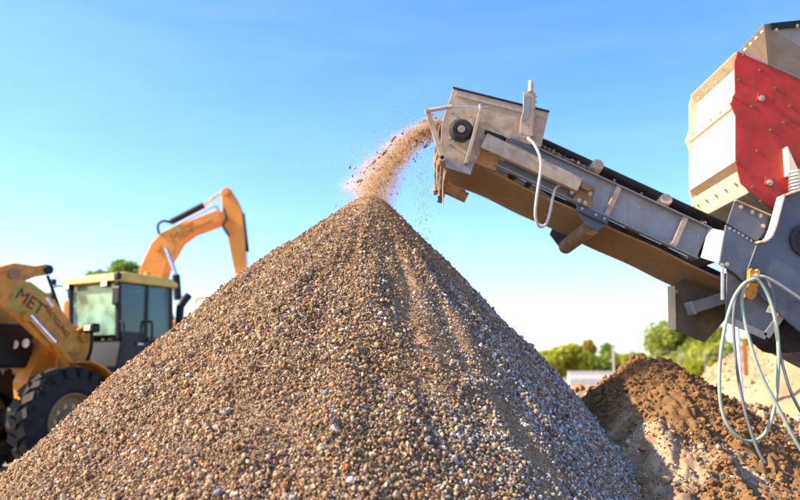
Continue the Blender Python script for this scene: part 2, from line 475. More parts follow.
def rocks(name, pos, rad, cols, mat, parent, V=ICO_V, F=ICO_F, jag=0.34, flat=(0.5, 1.2)):
    n = len(pos); k = len(V)
    v = V[None] * (1 + rng.uniform(-jag, jag, size=(n, k, 1)))
    v = v * rng.uniform(flat[0], flat[1], size=(n, 1, 3))
    v = np.einsum('nij,nkj->nki', randrot(n), v) * rad[:, None, None] + pos[:, None, :]
    f = (F[None] + (np.arange(n)*k)[:, None, None]).reshape(-1, 3)
    c = np.repeat(cols, k, axis=0)
    return mesh_np(name, v.reshape(-1, 3), f, mat, parent, c)
PAL = np.array([(0.43,0.29,0.145),(0.34,0.21,0.10),(0.52,0.38,0.22),(0.27,0.20,0.14),(0.16,0.125,0.09),(0.58,0.47,0.32),(0.38,0.32,0.26),(0.25,0.135,0.06),(0.36,0.085,0.035),(0.45,0.17,0.06),(0.74,0.71,0.66),(0.10,0.10,0.11),(0.20,0.24,0.33)])
PALW = np.array([20,19,12,10,8,6,6,10,1.4,1.7,1.5,3.5,0.6]); PALW = PALW/PALW.sum()
def stone_cols(n):
    c = PAL[rng.choice(len(PAL), n, p=PALW)]
    return np.clip(c*rng.uniform(0.50, 1.38, size=(n, 1)) + rng.normal(0, 0.012, size=(n, 3)), 0.01, 0.9)

def scatter_pile(n, rmax, a0, a1):
    r = np.sqrt(rng.uniform(0.0, 1, n))*rmax
    a = rng.uniform(a0, a1, n)
    return AP.x + r*np.cos(a), AP.y + r*np.sin(a)
# front and flanks, which the picture shows
x, y = scatter_pile(175000, 3.5, -math.pi*1.06, math.pi*0.10)
fz = fines(x, y); r = np.hypot(x - AP.x, y - AP.y)
keep = rng.uniform(size=len(x)) > np.where(fz > 0.8, fz*0.80, fz*0.55)
x, y, fz, r = x[keep], y[keep], fz[keep], r[keep]
rad = np.clip(rng.lognormal(math.log(0.0076), 0.34, len(x)), 0.004, 0.022)*(1 - 0.35*fz)
rad *= np.clip(0.70 + 0.22*r, 0.7, 1.1)
z = pile_z(x, y) + rad*rng.uniform(-0.2, 1.6, len(x))
sc_ = stone_cols(len(x))
side = np.clip((x - AP.x - 0.15)/1.2 + 0.6*fbm(x*1.1, y*1.1, 3, 95), 0, 1)
greys = np.array([[0.42, 0.40, 0.39]])*rng.uniform(0.45, 1.5, (len(x), 1))
pick = rng.uniform(size=len(x)) < 0.55*side
sc_[pick] = np.clip(greys[pick], 0.03, 0.8)
warm = np.clip(0.5 + 0.9*fbm(x*0.9, y*0.9, 3, 91) - 0.8*side, 0, 1)[:, None]
sc_ = sc_*(1-0.4*warm) + np.array([[0.36, 0.20, 0.085]])*0.4*warm
st = rocks('gravel_stones', np.stack([x, y, z], -1), rad, sc_, M['stone'], gravel_pile)
props(st, kind='stuff')
# back side, coarser spacing
x, y = scatter_pile(14000, 3.6, math.pi*0.10, math.pi*0.94)
rad = np.clip(rng.lognormal(math.log(0.013), 0.3, len(x)), 0.006, 0.03)
z = pile_z(x, y) + rad*rng.uniform(-0.1, 0.7, len(x))
props(rocks('gravel_stones', np.stack([x, y, z], -1), rad, stone_cols(len(x)), M['stone'], gravel_pile), kind='stuff')
# grit between the stones
x, y = scatter_pile(120000, 3.3, -math.pi*1.03, math.pi*0.06)
rad = rng.uniform(0.003, 0.0072, len(x))
z = pile_z(x, y) + rad*0.6
gc = np.clip(np.array([[0.42, 0.28, 0.15]])*rng.uniform(0.45, 1.35, (len(x), 1)), 0, 1)
props(rocks('grit', np.stack([x, y, z], -1), rad, gc, M['stone'], gravel_pile, OCT_V, OCT_F), kind='stuff')

# --- dirt mound beside the gravel
MC = at(657, 361, 7.7)
def mound_z(x, y):
    dx = x - MC.x; dy = y - MC.y
    # main ridge falls towards the camera and away from the gravel
    r1 = np.sqrt((dx*1.0)**2 + (dy*0.80)**2)
    sl = np.where(dx > 0, 0.80, 0.70)
    z = MC.z + 0.03 - sl*np.maximum(np.sqrt(r1*r1 + 0.02) - 0.14, 0) + 0.02*np.clip(r1-1.2, 0, 9)**1.5
    # small peak behind the crest
    sx = dx + 0.085; sy = dy - 0.35
    z = np.maximum(z, MC.z + 0.12 - 0.95*np.hypot(sx, sy*0.7))
    # shoulder of pale fines in front
    ex = x - (MC.x - 0.55); ey = y - (MC.y - 1.45)
    z = np.maximum(z, 0.98 - 0.55*np.hypot(ex*1.15, ey*0.75))
    lump = np.exp(-(((x - MC.x + 0.42)/0.13)**2 + ((y - MC.y + 1.30)/0.15)**2))
    z = z + 0.15*lump
    z = z + 0.085*fbm(x*1.8, y*1.8, 4, 61) + 0.075*np.abs(fbm(x*6, y*6, 3, 71)) - 0.03 + 0.045*fbm(x*15, y*15, 4, 81)
    return z
def mound_col(x, y, z):
    pale = np.exp(-(((x - MC.x + 0.60)/0.44)**2 + ((y - MC.y + 1.25)/0.70)**2))
    t = np.clip((z - (MC.z - 1.55))/0.5 + 1.9*fbm(x*2.5, y*2.5, 4, 101) - 0.12 - 2.0*pale, 0, 1)[..., None]
    g = np.clip(0.5 + 0.9*fbm(x*3.1 + 9, y*3.1, 4, 111), 0, 1)[..., None]
    brown = np.array([0.235, 0.128, 0.050]); tan = np.array([0.50, 0.345, 0.18]); grey = np.array([0.44, 0.35, 0.235])
    return t*brown + (1-t)*(g*tan + (1-g)*grey)
mx_ = np.linspace(MC.x - 2.6, MC.x + 4.2, 420); my_ = np.linspace(MC.y - 4.3, MC.y + 3.2, 420)
MX, MY = np.meshgrid(mx_, my_)
MZ = mound_z(MX, MY)
MZ = np.maximum(MZ, -0.3)
ii = np.arange(420*420).reshape(420, 420)
mq = np.stack([ii[:-1,:-1], ii[:-1,1:], ii[1:,1:], ii[1:,:-1]], -1).reshape(-1, 4)
dirt_mound = mesh_np('dirt_mound', np.stack([MX, MY, MZ], -1).reshape(-1, 3), mq, M['dirt'], colors=mound_col(MX, MY, MZ).reshape(-1, 3), smooth=True, nside=4)
props(dirt_mound, 'mound of brown clumpy soil with pale fines beside the gravel', 'dirt mound', kind='stuff')
x = rng.uniform(MC.x - 1.7, MC.x + 2.6, 60000); y = rng.uniform(MC.y - 3.2, MC.y + 0.9, 60000)
dens = fbm(x*2.4, y*2.4, 3, 121)
k = rng.uniform(size=len(x)) < np.clip(0.55 + dens*1.2, 0.08, 1); x, y = x[k], y[k]
rad = np.clip(rng.lognormal(math.log(0.0095), 0.5, len(x)), 0.004, 0.038)
z = mound_z(x, y); cz = mound_col(x, y, z)*rng.uniform(0.75, 1.25, (len(x), 1))
low = (z < MC.z - 0.55) & (rng.uniform(size=len(x)) < 0.16)
cz[low] = stone_cols(int(low.sum()))*1.1
z = z + rad*0.35
props(rocks('clods', np.stack([x, y, z], -1), rad, np.clip(cz, 0.01, 0.85), M['stone'], dirt_mound), kind='stuff')

# --- far tan bank behind the mound
BX0, BY0 = 6.3, 13.5
def bank_z(x, y):
    ridge = 2.42 + 0.22*fbm(x*0.7, y*0.0 + 2, 3, 131) - 0.50*np.clip(6.3 - x, 0, 9)**1.2
    d = y - BY0
    z = ridge - np.where(d < 0, 0.62*np.sqrt(d*d + 0.05), 0.55*np.sqrt(d*d + 0.05))
    z = z + 0.10*fbm(x*1.1, y*1.1, 4, 141) + 0.03*fbm(x*5, y*5, 3, 151)
    return z
bx = np.linspace(1.2, 17, 260); by = np.linspace(BY0 - 5, BY0 + 5, 160)
BX, BY = np.meshgrid(bx, by); BZ = np.maximum(bank_z(BX, BY), -0.3)
ii = np.arange(160*260).reshape(160, 260)
bq = np.stack([ii[:-1,:-1], ii[:-1,1:], ii[1:,1:], ii[1:,:-1]], -1).reshape(-1, 4)
tb = (0.5 + fbm(BX*1.2, BY*2.5, 4, 161))[..., None]
bc = np.clip(np.array([0.50, 0.345, 0.185])*(0.75 + 0.4*tb), 0, 1).reshape(-1, 3)
dirt_bank = mesh_np('dirt_bank', np.stack([BX, BY, BZ], -1).reshape(-1, 3), bq, M['sand'], colors=bc, smooth=True, nside=4)
props(dirt_bank, 'smooth tan sand bank with a stony crest behind the hanging hoses', 'sand bank', kind='stuff')
x = rng.uniform(4.2, 14, 5200); y = BY0 + rng.normal(-0.15, 0.42, 5200)
rad = np.clip(rng.lognormal(math.log(0.016), 0.4, len(x)), 0.008, 0.045)
z = bank_z(x, y) + rad*0.35
props(rocks('crest_stones', np.stack([x, y, z], -1), rad, stone_cols(len(x))*0.4 + np.array([[0.27, 0.20, 0.13]]), M['stone'], dirt_bank), kind='stuff')

# --- gravel between the pile and the mound, behind them
x = rng.uniform(1.2, 4.6, 3800); y = rng.uniform(8.2, 10.8, 3800)
rad = np.clip(rng.lognormal(math.log(0.02), 0.5, len(x)), 0.008, 0.06)
def heap_z(x, y):
    return 1.62 - 0.5*np.sqrt(((x - 2.7)*0.55)**2 + ((y - 9.4)*1.1)**2 + 0.05) + 0.12*fbm(x*2, y*2, 3, 171)
hx = np.linspace(-0.6, 6.2, 120); hy = np.linspace(6.6, 12.4, 100)
HX, HY = np.meshgrid(hx, hy); HZ = np.maximum(heap_z(HX, HY), -0.3)
ii = np.arange(100*120).reshape(100, 120)
hq = np.stack([ii[:-1,:-1], ii[:-1,1:], ii[1:,1:], ii[1:,:-1]], -1).reshape(-1, 4)
hc = np.tile(np.array([[0.24, 0.18, 0.12]]), (12000, 1))  # rubble colour darkened to paint in the shadow lying in this gap
rubble_heap = mesh_np('rubble_heap', np.stack([HX, HY, HZ], -1).reshape(-1, 3), hq, M['sand'], colors=hc, smooth=True, nside=4)
props(rubble_heap, 'low heap of grey rubble in the gap between gravel pile and brown mound', 'rubble heap', kind='stuff')
props(rocks('rubble_stones', np.stack([x, y, heap_z(x, y) + rad*0.3], -1), rad, stone_cols(len(x)), M['stone'], rubble_heap), kind='stuff')

# ------------------------------------------------------------------ screening machine with its discharge conveyor
YN, YF = 6.90, 8.02
O0 = at(511, 135, YN)
_d = at(709.5, 226.4, YN) - O0
U = Vector((_d.x, 0, _d.z)).normalized(); V = Vector((-U.z, 0, U.x)); W = Vector((0, 1, 0))
def cv(px, py, Y=YN):
    d = at(px, py, Y) - O0
    return d.dot(U), d.dot(V)
def wp(u, v, y):
    q = O0 + U*u + V*v
    return Vector((q.x, y, q.z))

mach = empty('screening_machine', (at(900, 300, 7.5).x, 7.5, 0.0))
props(mach, 'grey and red screening machine with inclined conveyor throwing gravel on the pile', 'screening machine')

def pp(name, poly, Y, depth, mat, parent=mach, bevel=0.004):
    """plate whose outline is given at depth Y, extruded away from the camera"""
    return MB().prism([at(a, b, Y) for a, b in poly], (0, depth, 0)).build(name, mat, parent, bevel)

def bolt_mesh(r, h):
    mb = MB(); mb.cyl((0,0,-0.002), (0,0,h*0.25), r*1.45, n=14); mb.cyl((0,0,h*0.25), (0,0,h), r, n=6); mb.cyl((0,0,h), (0,0,h*1.5), r*0.45, n=8)
    me = bpy.data.meshes.new('bolt'); me.from_pydata([tuple(q) for q in mb.v], [], mb.f); me.materials.append(M['zinc'])
    return me
BOLT = bolt_mesh(0.013, 0.016); BOLT_S = bolt_mesh(0.0085, 0.011)
BOLT_R = bolt_mesh(0.010, 0.007); BOLT_R.materials.clear(); BOLT_R.materials.append(M['rusty'])
def bolt(p, nrm, parent, me=None):
    o = bpy.data.objects.new('bolt', me or BOLT); COL.objects.link(o)
    q = Vector(nrm).normalized().to_track_quat('Z', 'Y') @ Quaternion((0,0,1), random.uniform(0, 6))
    o.matrix_basis = Matrix.Translation(Vector(p)) @ q.to_matrix().to_4x4()
    attach(o, parent)
    return o
FRONT = (0, -1, 0)

# --- side beams (C sections, flanges outward)
VB = cv(620, 222.8)[1]
UR = cv(709.5, 226.4)[0]
def side_beam(yweb, sgn, u0, u1):
    mb = MB()
    ax = (U, W, V)
    mb.box(wp((u0+u1)/2, VB/2, yweb), (u1-u0, 0.010, -VB - 0.02), ax)
    mb.box(wp((u0+u1)/2, -0.006, yweb + sgn*0.030), (u1-u0, 0.075, 0.012), ax)
    mb.box(wp((u0+u1)/2, VB + 0.006, yweb + sgn*0.030), (u1-u0, 0.075, 0.012), ax)
    return mb.build('side_beam', M['frame'], mach, 0.003)
beam_n = side_beam(YN + 0.055, -1, -0.02, UR + 0.02)
side_beam(YF + 0.02, 1, -0.02, UR + 1.2)
for px_ in (611.5, 678.5):
    u_ = cv(px_, 205 + (px_-611.5)*0.455)[0]
    MB().box(wp(u_, VB/2, YN + 0.026), (0.048, 0.046, -VB - 0.026), (U, W, V)).build('stiffener', M['tan_tube'], beam_n, 0.003)
for (a, b) in ((640, 207), (608, 205), (590, 196), (548, 163), (560, 171), (700, 236), (528, 152)):
    bolt(wp(*cv(a, b), YN + 0.048), FRONT, beam_n, BOLT_S)
# cross members tying the beams
for u_ in (0.35, 1.05, 1.75, 2.4):
    MB().cyl(wp(u_, VB*0.55, YN + 0.06), wp(u_, VB*0.55, YF + 0.01), 0.03, n=12).build('cross_tube', M['steel_blue'], mach, 0, True)

# --- belt
DU, DV = cv(461, 131)
DR = 0.205
def belt_sheet(path, trough):
    ys = np.linspace(-1, 1, 17); vs = []; n = len(ys)
    for (u_, v_, nu, nv), t in zip(path, trough):
        for s in ys:
            lift = max(0, abs(s) - 0.45)/0.55
            yy = 0.5*(YN + YF) + 0.045 + s*(0.485 - 0.03*t*lift)
            p = wp(u_ + nu*lift*0.175*t, v_ + nv*lift*0.175*t, yy)
            vs.append(p)
    fs = [(i*n+j, i*n+j+1, (i+1)*n+j+1, (i+1)*n+j) for i in range(len(path)-1) for j in range(n-1)]
    mb = MB(); mb._add(vs, fs); return mb
cp = []; ct = []
for k in range(44):
    u_ = 3.6 + (DU - 3.6)*k/43
    t = min(1, max(0, (u_ - DU)/0.75)); t = t*t*(3-2*t)
    cp.append((u_, (DV + DR)*(1-t) + (-0.022)*t, 0, 1)); ct.append(t)
for k in range(1, 8):
    a = math.pi/2 + math.pi/2*k/7*0.9
    cp.append((DU + DR*math.cos(a), DV + DR*math.sin(a), math.cos(a), math.sin(a))); ct.append(0)
b = belt_sheet(cp, ct).build('carrying_belt', M['belt'], mach, 0, True)
b.modifiers.new('thickness', 'SOLIDIFY').thickness = 0.014
RV = cv(620, 261, YF - 0.02)[1]
rp = []
for k in range(8):
    a = math.pi*0.95 + math.pi*0.55*k/7
    rp.append((DU + DR*math.cos(a), DV + DR*math.sin(a), 0, 1))
for k in range(1, 34):
    u_ = DU + (3.6 - DU)*k/33
    t = min(1, (u_ - DU)/0.45)
    rp.append((u_, (DV - DR)*(1-t) + RV*t - 0.012*math.sin(u_*3.9)**2, 0, 1))
b = belt_sheet(rp, [0]*len(rp)).build('return_belt', M['belt_dirty'], mach, 0, True)
b.modifiers.new('thickness', 'SOLIDIFY').thickness = 0.014
MB().cyl(wp(DU, DV, YN + 0.06), wp(DU, DV, YF), DR - 0.012, n=40).build('head_drum', M['rubber'], mach, 0, True)
# carrying idlers: two wing rollers and a centre roller each
for (a, b_) in ((598.5, 164), (667, 198.5), (536, 130), (740, 236)):
    u_, v_ = cv(a, b_)
    fr = MB(); fr.box(wp(u_, -0.015, (YN+YF)/2 + 0.04), (0.05, YF - YN - 0.10, 0.02), (U, W, V))
    fr = fr.build('idler_frame', M['steel_blue'], mach, 0.003)
    for sgn, y0 in ((1, YN + 0.005), (-1, YF + 0.075)):
        p0 = wp(u_, v_, y0); p1 = wp(u_, v_ - 0.13, y0 + sgn*0.36)
        ax_ = (p1 - p0).normalized(); L = (p1 - p0).length
        rl = MB().lathe(p0, ax_, [(0.010, 0), (0.010, 0.020), (0.004, 0.024), (0.0, 0.040), (0.0, 0.052), (0.006, 0.055), (L-0.006, 0.055), (L, 0.05), (L, 0)], 28).build('idler_roller', M['chute'], fr, 0, True)
    MB().cyl(wp(u_, -0.095, YN + 0.40), wp(u_, -0.095, YF - 0.30), 0.052, n=20).build('idler_roller', M['chute'], fr, 0, True)
# return roller with rubber discs
u_, v_ = cv(590, 229, 7.0)
v_ = RV - 0.085
prof = [(0, 0), (0, 0.03), (0.05, 0.03), (0.05, 0.05)]
L = YF - YN + 0.08
h = 0.06
while h < L - 0.08:
    prof += [(h, 0.05), (h + 0.004, 0.074), (h + 0.05, 0.074), (h + 0.054, 0.052)]; h += 0.066
prof += [(L-0.06, 0.05), (L-0.05, 0.03), (L, 0.03), (L, 0)]
rr = MB().lathe(wp(u_, v_, YN + 0.02), W, prof, 28).build('return_roller', M['rusty'], mach, 0, True)
for y_, nm in ((YN - 0.01, 0), (YF + 0.09, 1)):
    mb = MB(); mb.prism([wp(u_ + a, b2, y_) for a, b2 in ((-0.20, VB + 0.0), (0.10, VB + 0.0), (0.10, VB - 0.075), (0.05, v_ - 0.03), (-0.05, v_ - 0.03), (-0.20, VB - 0.07))], (0, 0.012, 0))
    mb.box(wp(u_ - 0.05, VB - 0.07, y_ - 0.022), (0.30, 0.045, 0.010), (U, W, V))
    br = mb.build('roller_bracket', M['steel_blue'], mach, 0.003)
    if nm == 0:
        for du in (-0.15, -0.02, 0.06): bolt(wp(u_ + du, VB - 0.03, y_), FRONT, br, BOLT_S)
MB().lathe(wp(2.6, RV - 0.08, YN + 0.02), W, [(0, 0), (0, 0.06), (L, 0.06), (L, 0)], 24).build('return_roller', M['rusty'], mach, 0, True)

# --- head section
head = [(447,107),(453,88.5),(549,112.5),(541,147.5),(511,139.5),(487.5,131.5),(482,148),(475,164),(447,161),(440.5,150),(441.5,125)]
hp = pp('head_plate', head, YN - 0.03, 0.014, M['chute'])
pp('head_plate', head, YN - 0.03, 0.014, M['chute']).location.y = YF - YN + 0.07
for (a, b_) in ((450.5,123.5),(452,113),(457,117),(470,116),(472,121),(449,144),(484,121.5),(453,141),(470,146),(466,153),(538,126)):
    bolt(at(a, b_, YN - 0.032), FRONT, hp, BOLT_S if a != 484 else BOLT)
MB().beam(at(453, 87.6, YN - 0.034), at(549.4, 111.6, YN - 0.034), 0.028, 0.012).build('rubber_edge', M['rubber'], hp, 0.002)
MB().beam(at(456, 93.2, YN - 0.036), at(545, 116, YN - 0.036), 0.008, 0.05).build('wear_strip', M['tan_tube'], hp, 0.002)
dk = pp('slot_dark', [(485.5,129.5),(505,136.5),(503.5,140.5),(484,134)], YN - 0.036, 0.004, M['black'], hp, 0.0)  # black sheet painting in the darkness of a hole
# bearing
bc_ = at(461, 131, YN - 0.032)
be = MB().lathe(bc_, FRONT, [(0, 0.105), (0.02, 0.105), (0.03, 0.088), (0.055, 0.084), (0.060, 0.078), (0.060, 0.05), (0.052, 0.044), (0.042, 0.040), (0.042, 0.0)], 40).build('bearing', M['rubber'], mach, 0, True)
MB().lathe(bc_ + Vector((0, -0.040, 0)), FRONT, [(0, 0.034), (0.028, 0.033), (0.032, 0.028), (0.030, 0.010), (0.024, 0.006), (0.024, 0)], 24).build('shaft_end', M['tan_tube'], be, 0, True)
for k in range(4):
    a = 0.6 + k*math.pi/2
    bolt(bc_ + Vector((0.118*math.cos(a), 0, 0.118*math.sin(a))), FRONT, be, BOLT)
# take-up bracket in front of the bearing
a, b_ = at(481.2, 109, 6.79), at(465.5, 164.5, 6.79)
tk = MB().beam(a, b_, 0.012, 0.034, (0,1,0))
tk = MB(); dd = (b_ - a).normalized(); tk.box((a+b_)/2, ((b_-a).length, 0.11, 0.030), (dd, W, dd.cross(W)))
tk = tk.build('take_up_bracket', M['tan_tube'], mach, 0.003)
bolt(at(480, 112, 6.73), FRONT, tk, BOLT_S); bolt(at(468, 156, 6.73), FRONT, tk, BOLT_S)
pp('lower_cheek', [(442.5,155),(451.5,159.5),(467,163),(475.5,160),(470.5,175),(446.5,167.5)], 6.82, 0.012, M['frame'])
pp('splash_plate', [(476,147),(500,153.5),(496.5,171.5),(475,163)], YN + 0.03, 0.010, M['rusty'])
# belt scraper: swing arm, tie bars, cross shaft, caked blade
arm_ = MB(); a, b_ = at(427.3, 110.5, 6.78), at(442.5, 157.5, 6.78); dd = (b_-a).normalized()
arm_.box((a+b_)/2, ((b_-a).length + 0.03, 0.02, 0.046), (dd, W, dd.cross(W)))
sa = arm_.build('scraper_arm', M['chute'], mach, 0.004)
MB().tube([at(426.8, 110.8, 6.765), at(440, 108.6, 6.765), at(452, 106.6, 6.765)], 0.018, 12, 4).build('tie_bar', M['chute'], sa, 0, True)
MB().cyl(at(452, 106.8, 6.765), at(488, 107.0, 6.765), 0.0075, n=10).build('threaded_rod', M['bright'], sa, 0, True)
MB().box(at(480, 107, 6.77), (0.020, 0.04, 0.05)).build('rod_clamp', M['bright'], sa, 0.003)
bolt(at(427.2, 110.6, 6.745), FRONT, sa, BOLT)
sh = MB().lathe(at(442.3, 157.3, 6.74), W, [(0.02, 0), (0.02, 0.018), (0.0, 0.018), (0.0, 0.030), (1.36, 0.030), (1.36, 0)], 24).build('scraper_shaft', M['chute'], mach, 0, True)
MB().cyl(at(442.3, 157.3, 6.752), at(442.3, 157.3, 6.764), 0.0175, n=20).build('bore_shade', M['black'], sh)  # black disc painting in the shade inside the hollow shaft end
def crust(name, c, size, ax, seed, parent, amp=0.03):
    bm = bmesh.new(); bmesh.ops.create_cube(bm, size=1.0)
    bmesh.ops.subdivide_edges(bm, edges=bm.edges[:], cuts=11, use_grid_fill=True)
    rs = np.random.default_rng(seed)
    P = np.array([v.co[:] for v in bm.verts])
    q = P*np.array(size)
    d = amp*np.stack([fbm(q[:,1]*11 + k*9, q[:,2]*14 + q[:,0]*12, 3, seed + k) for k in range(3)], -1)
    X, Y_, Z = [Vector(e).normalized() for e in ax]
    for v, p, e in zip(bm.verts, q, d):
        t = p + e
        v.co = Vector(c) + X*t[0] + Y_*t[1] + Z*t[2]
    me = bpy.data.meshes.new(name); bm.to_mesh(me); bm.free(); me.materials.append(M['crust'])
    o = bpy.data.objects.new(name, me); COL.objects.link(o); attach(o, parent)
    return o
a = at(438.5, 171, 6.97); 
crust('scraper_blade', a + Vector((0, 0.02, 0)), (0.062, 0.10, 0.36), (Vector((1,0,-0.06)), W, Vector((0.06,0,1))), 5, mach, 0.016)
crust('scraper_blade', at(443, 189, 7.5), (0.05, 0.95, 0.09), (Vector((1,0,-0.4)), W, Vector((0.4,0,1))), 9, mach, 0.016)
MB().box(at(456, 193, 7.92), (0.24, 0.02, 0.11), (U, W, V)).build('rubber_skirt', M['rusty'], mach, 0.004)
for k, (x0, y0, x1, y1) in enumerate(((441,165,439,196),(444,168,443,205),(446,170,443,186),(437,160,438,190))):
    MB().tube([at(x0, y0, 6.91), at((x0+x1)/2 - 0.6, (y0+y1)/2, 6.90), at(x1, y1, 6.91)], 0.006, 6, 4).build('rubber_shred', M['tan_tube'], mach, 0, True)

# --- take-up tube along the beam
tb_ = pp('take_up_tube', [(487.5,133),(583.5,178.5),(577.5,191),(480.5,147)], 6.775, 0.075, M['tan_tube'], bevel=0.006)
MB().beam(at(580.8, 184.6, 6.81), at(590, 189, 6.81), 0.04, 0.055).build('tube_end_plug', M['rusty'], tb_, 0.004)
bolt(at(543.5, 160.5, 6.775), FRONT, tb_, BOLT_S); bolt(at(524.5, 154.5, 6.775), FRONT, tb_, BOLT_S)
pp('inner_channel', [(506,156),(570,186),(567,197),(502,167)], YN - 0.01, 0.010, M['steel_blue'])
pp('clamp_plate', [(511,137.5),(539,149),(537,153),(509.5,141)], 6.80, 0.014, M['steel_blue'])
ob = pp('outboard_bracket', [(582,181),(596,187),(590,208),(573,200)], 6.85, 0.012, M['rusty'])
for q in ((572,192.5),(579,200.5),(590,194),(585,203)): bolt(at(*q, 6.848), FRONT, ob, BOLT)
# --- flag bracket standing on the beam
fb = MB(); fb.prism([at(a, b_, 6.80) for a, b_ in ((523.5,92),(535.8,93),(533.5,112),(533,136.5),(519.5,134),(520.5,120),(523,110))], (0, 0.012, 0))
fb.prism([at(a, b_, 6.808) for a, b_ in ((533.5,93),(536,93),(533.2,136.5),(530.7,136))], (0, 0.10, 0))
fb = fb.build('flag_bracket', M['chute'], mach, 0.003)
MB().cyl(at(531, 92, 6.80), at(531, 81, 6.80), 0.028, 0.024, n=12).build('flag_knob', M['zinc'], fb, 0.003, True)
pp('flag_shadow', [(523.8,95),(531,95.5),(529.5,118),(521,122),(523.5,110)], 6.794, 0.005, M['frame'], fb, 0.002)  # grey sheet painting in the shadow that falls across the flag
for q in ((529,138.5),(524,137.5),(519,136)): bolt(at(*q, 6.795), FRONT, fb, BOLT)
for k in range(5): bolt(at(535.5 - 0.3*k, 97 + 5*k, 6.85), (1, 0, 0.1), fb, BOLT_S)
# --- pale hydraulic hose looping under the beam
MB().tube([at(a, b_, y) for a, b_, y in ((529,139,6.78),(534,144,6.73),(539.5,155,6.70),(541,167,6.69),(538.5,185,6.69),(536,203,6.70),(535.5,217,6.73),(539.5,226.5,6.78),(546,224,6.84),(550,212,6.87),(552.5,199,6.88),(556,188,6.89),(562,185,6.90))], 0.0125, 10, 6).build('hydraulic_hose', M['hose_white'], mach, 0, True)
MB().cyl(at(528, 138, 6.785), at(532, 142, 6.75), 0.018, n=10).build('hose_fitting', M['zinc'], mach)
# --- spilled stones lying on the top flange
n = 190
uu = np.concatenate([rng.uniform(0.28, 0.80, 170), rng.uniform(0.2, 2.1, 20)]); yy = rng.uniform(YN - 0.02, YN + 0.07, n)
rad = rng.uniform(0.005, 0.016, n)
pos = np.array([wp(u_, 0.006 + r_*0.6, y_)[:] for u_, y_, r_ in zip(uu, yy, rad)])
pos[:170, 2] += rng.uniform(0, 0.018, 170)
props(rocks('spilled_stones', pos, rad, np.clip(stone_cols(n)*0.9, 0, 1), M['stone'], mach), kind='stuff')
# load riding on the belt
n = 900
uu = rng.uniform(DU, 3.2, n); yy = np.clip(rng.normal((YN+YF)/2 + 0.045, 0.10, n), 7.3, 7.7); rad = rng.uniform(0.008, 0.024, n)
pos = np.array([wp(u_, -0.022 + 0.05*min(1, max(0, 1 - (u_-DU)/0.75)) + r_*0.8 + 0.02, y_)[:] for u_, y_, r_ in zip(uu, yy, rad)])
props(rocks('belt_load', pos, rad, stone_cols(n), M['stone'], mach), kind='stuff')

# --- main frame of the machine
jp = MB(); q0 = [at(708.5, 227.5, YN + 0.02), at(700.5, 257.5, YN + 0.02)]; q1 = [at(729, 232, 6.76), at(720.5, 264, 6.76)]
jp.prism([q0[0], q1[0], q1[1], q0[1]], Vector((0.004, 0.012, 0))); jp.build('junction_plate', M['frame'], mach, 0.002)
main = [(726,224.5),(757,243),(763.5,242.5),(769,238),(773,229),(781.5,197),(800,190.5),(840,176),(930,200),(930,400),(860,372),(800,331.5),(735,273),(719.5,264)]
mp_ = pp('main_frame', main, 6.75, 0.03, M['steel_blue'])
curve = [(757,242.6),(763.5,242),(769,237.5),(773,228.5),(781.5,196.5),(800,190),(840,175.5)]
fl = MB()
for q0, q1 in zip(curve[:-1], curve[1:]):
    a, b_ = at(*q0, 6.745), at(*q1, 6.745); dd = (b_-a).normalized()
    fl.box((a+b_)/2 + W*0.01, ((b_-a).length + 0.01, 0.13, 0.016), (dd, W, dd.cross(W)))
fl.build('edge_flange', M['cream'], mp_, 0.002)  # cream colour paints in the sunlight along this edge
for k in range(7):
    t = k/6; bolt(at(730 + 25*t, 228.5 + 14.5*t, 6.748), FRONT, mp_, BOLT_S)
MB().beam(at(756.5, 245, 6.745), at(747.5, 270, 6.745), 0.006, 0.014, (0,1,0)).build('weld_seam', M['frame'], mp_)
MB().lathe(at(806, 241, 6.748), FRONT, [(0, 0.145), (0.035, 0.145), (0.035, 0.11), (0.004, 0.10), (0.004, 0)], 32).build('dark_opening', M['rubber'], mp_, 0, True)  # black ring and disc standing in for a dark opening in the frame
up = pp('upper_plate', [(734.5,201),(772.5,217.5),(765,232),(757,242),(727,223.5)], 6.86, 0.02, M['steel_blue'])
MB().beam(at(735, 200.5, 6.855), at(773, 217, 6.855), 0.05, 0.012).build('plate_lip', M['tan_tube'], up, 0.002)  # lighter tan puts the lit top edge into the colour
for q in ((741,207),(752,212),(760,215.5),(763,226)): bolt(at(*q, 6.858), FRONT, up, BOLT)
lp = pp('lower_plate', [(727,268),(745,262),(790,304),(766,336),(726,318)], 6.83, 0.02, M['steel_blue'])
MB().beam(at(790.5, 303, 6.825), at(766, 336.5, 6.825), 0.06, 0.014, (0,1,0)).build('plate_lip', M['frame'], lp, 0.002)
MB().beam(at(766, 336.5, 6.825), at(726, 318.5, 6.825), 0.06, 0.014, (0,1,0)).build('plate_lip', M['frame'], lp, 0.002)
ax_ = MB().lathe(at(797, 330, 6.95), W, [(0, 0), (0, 0.07), (0.04, 0.10), (0.05, 0.19), (0.12, 0.19), (0.13, 0.15), (0.2, 0.15), (0.21, 0.19), (0.5, 0.19), (0.5, 0)], 32).build('tail_drum', M['rubber'], mach, 0, True)
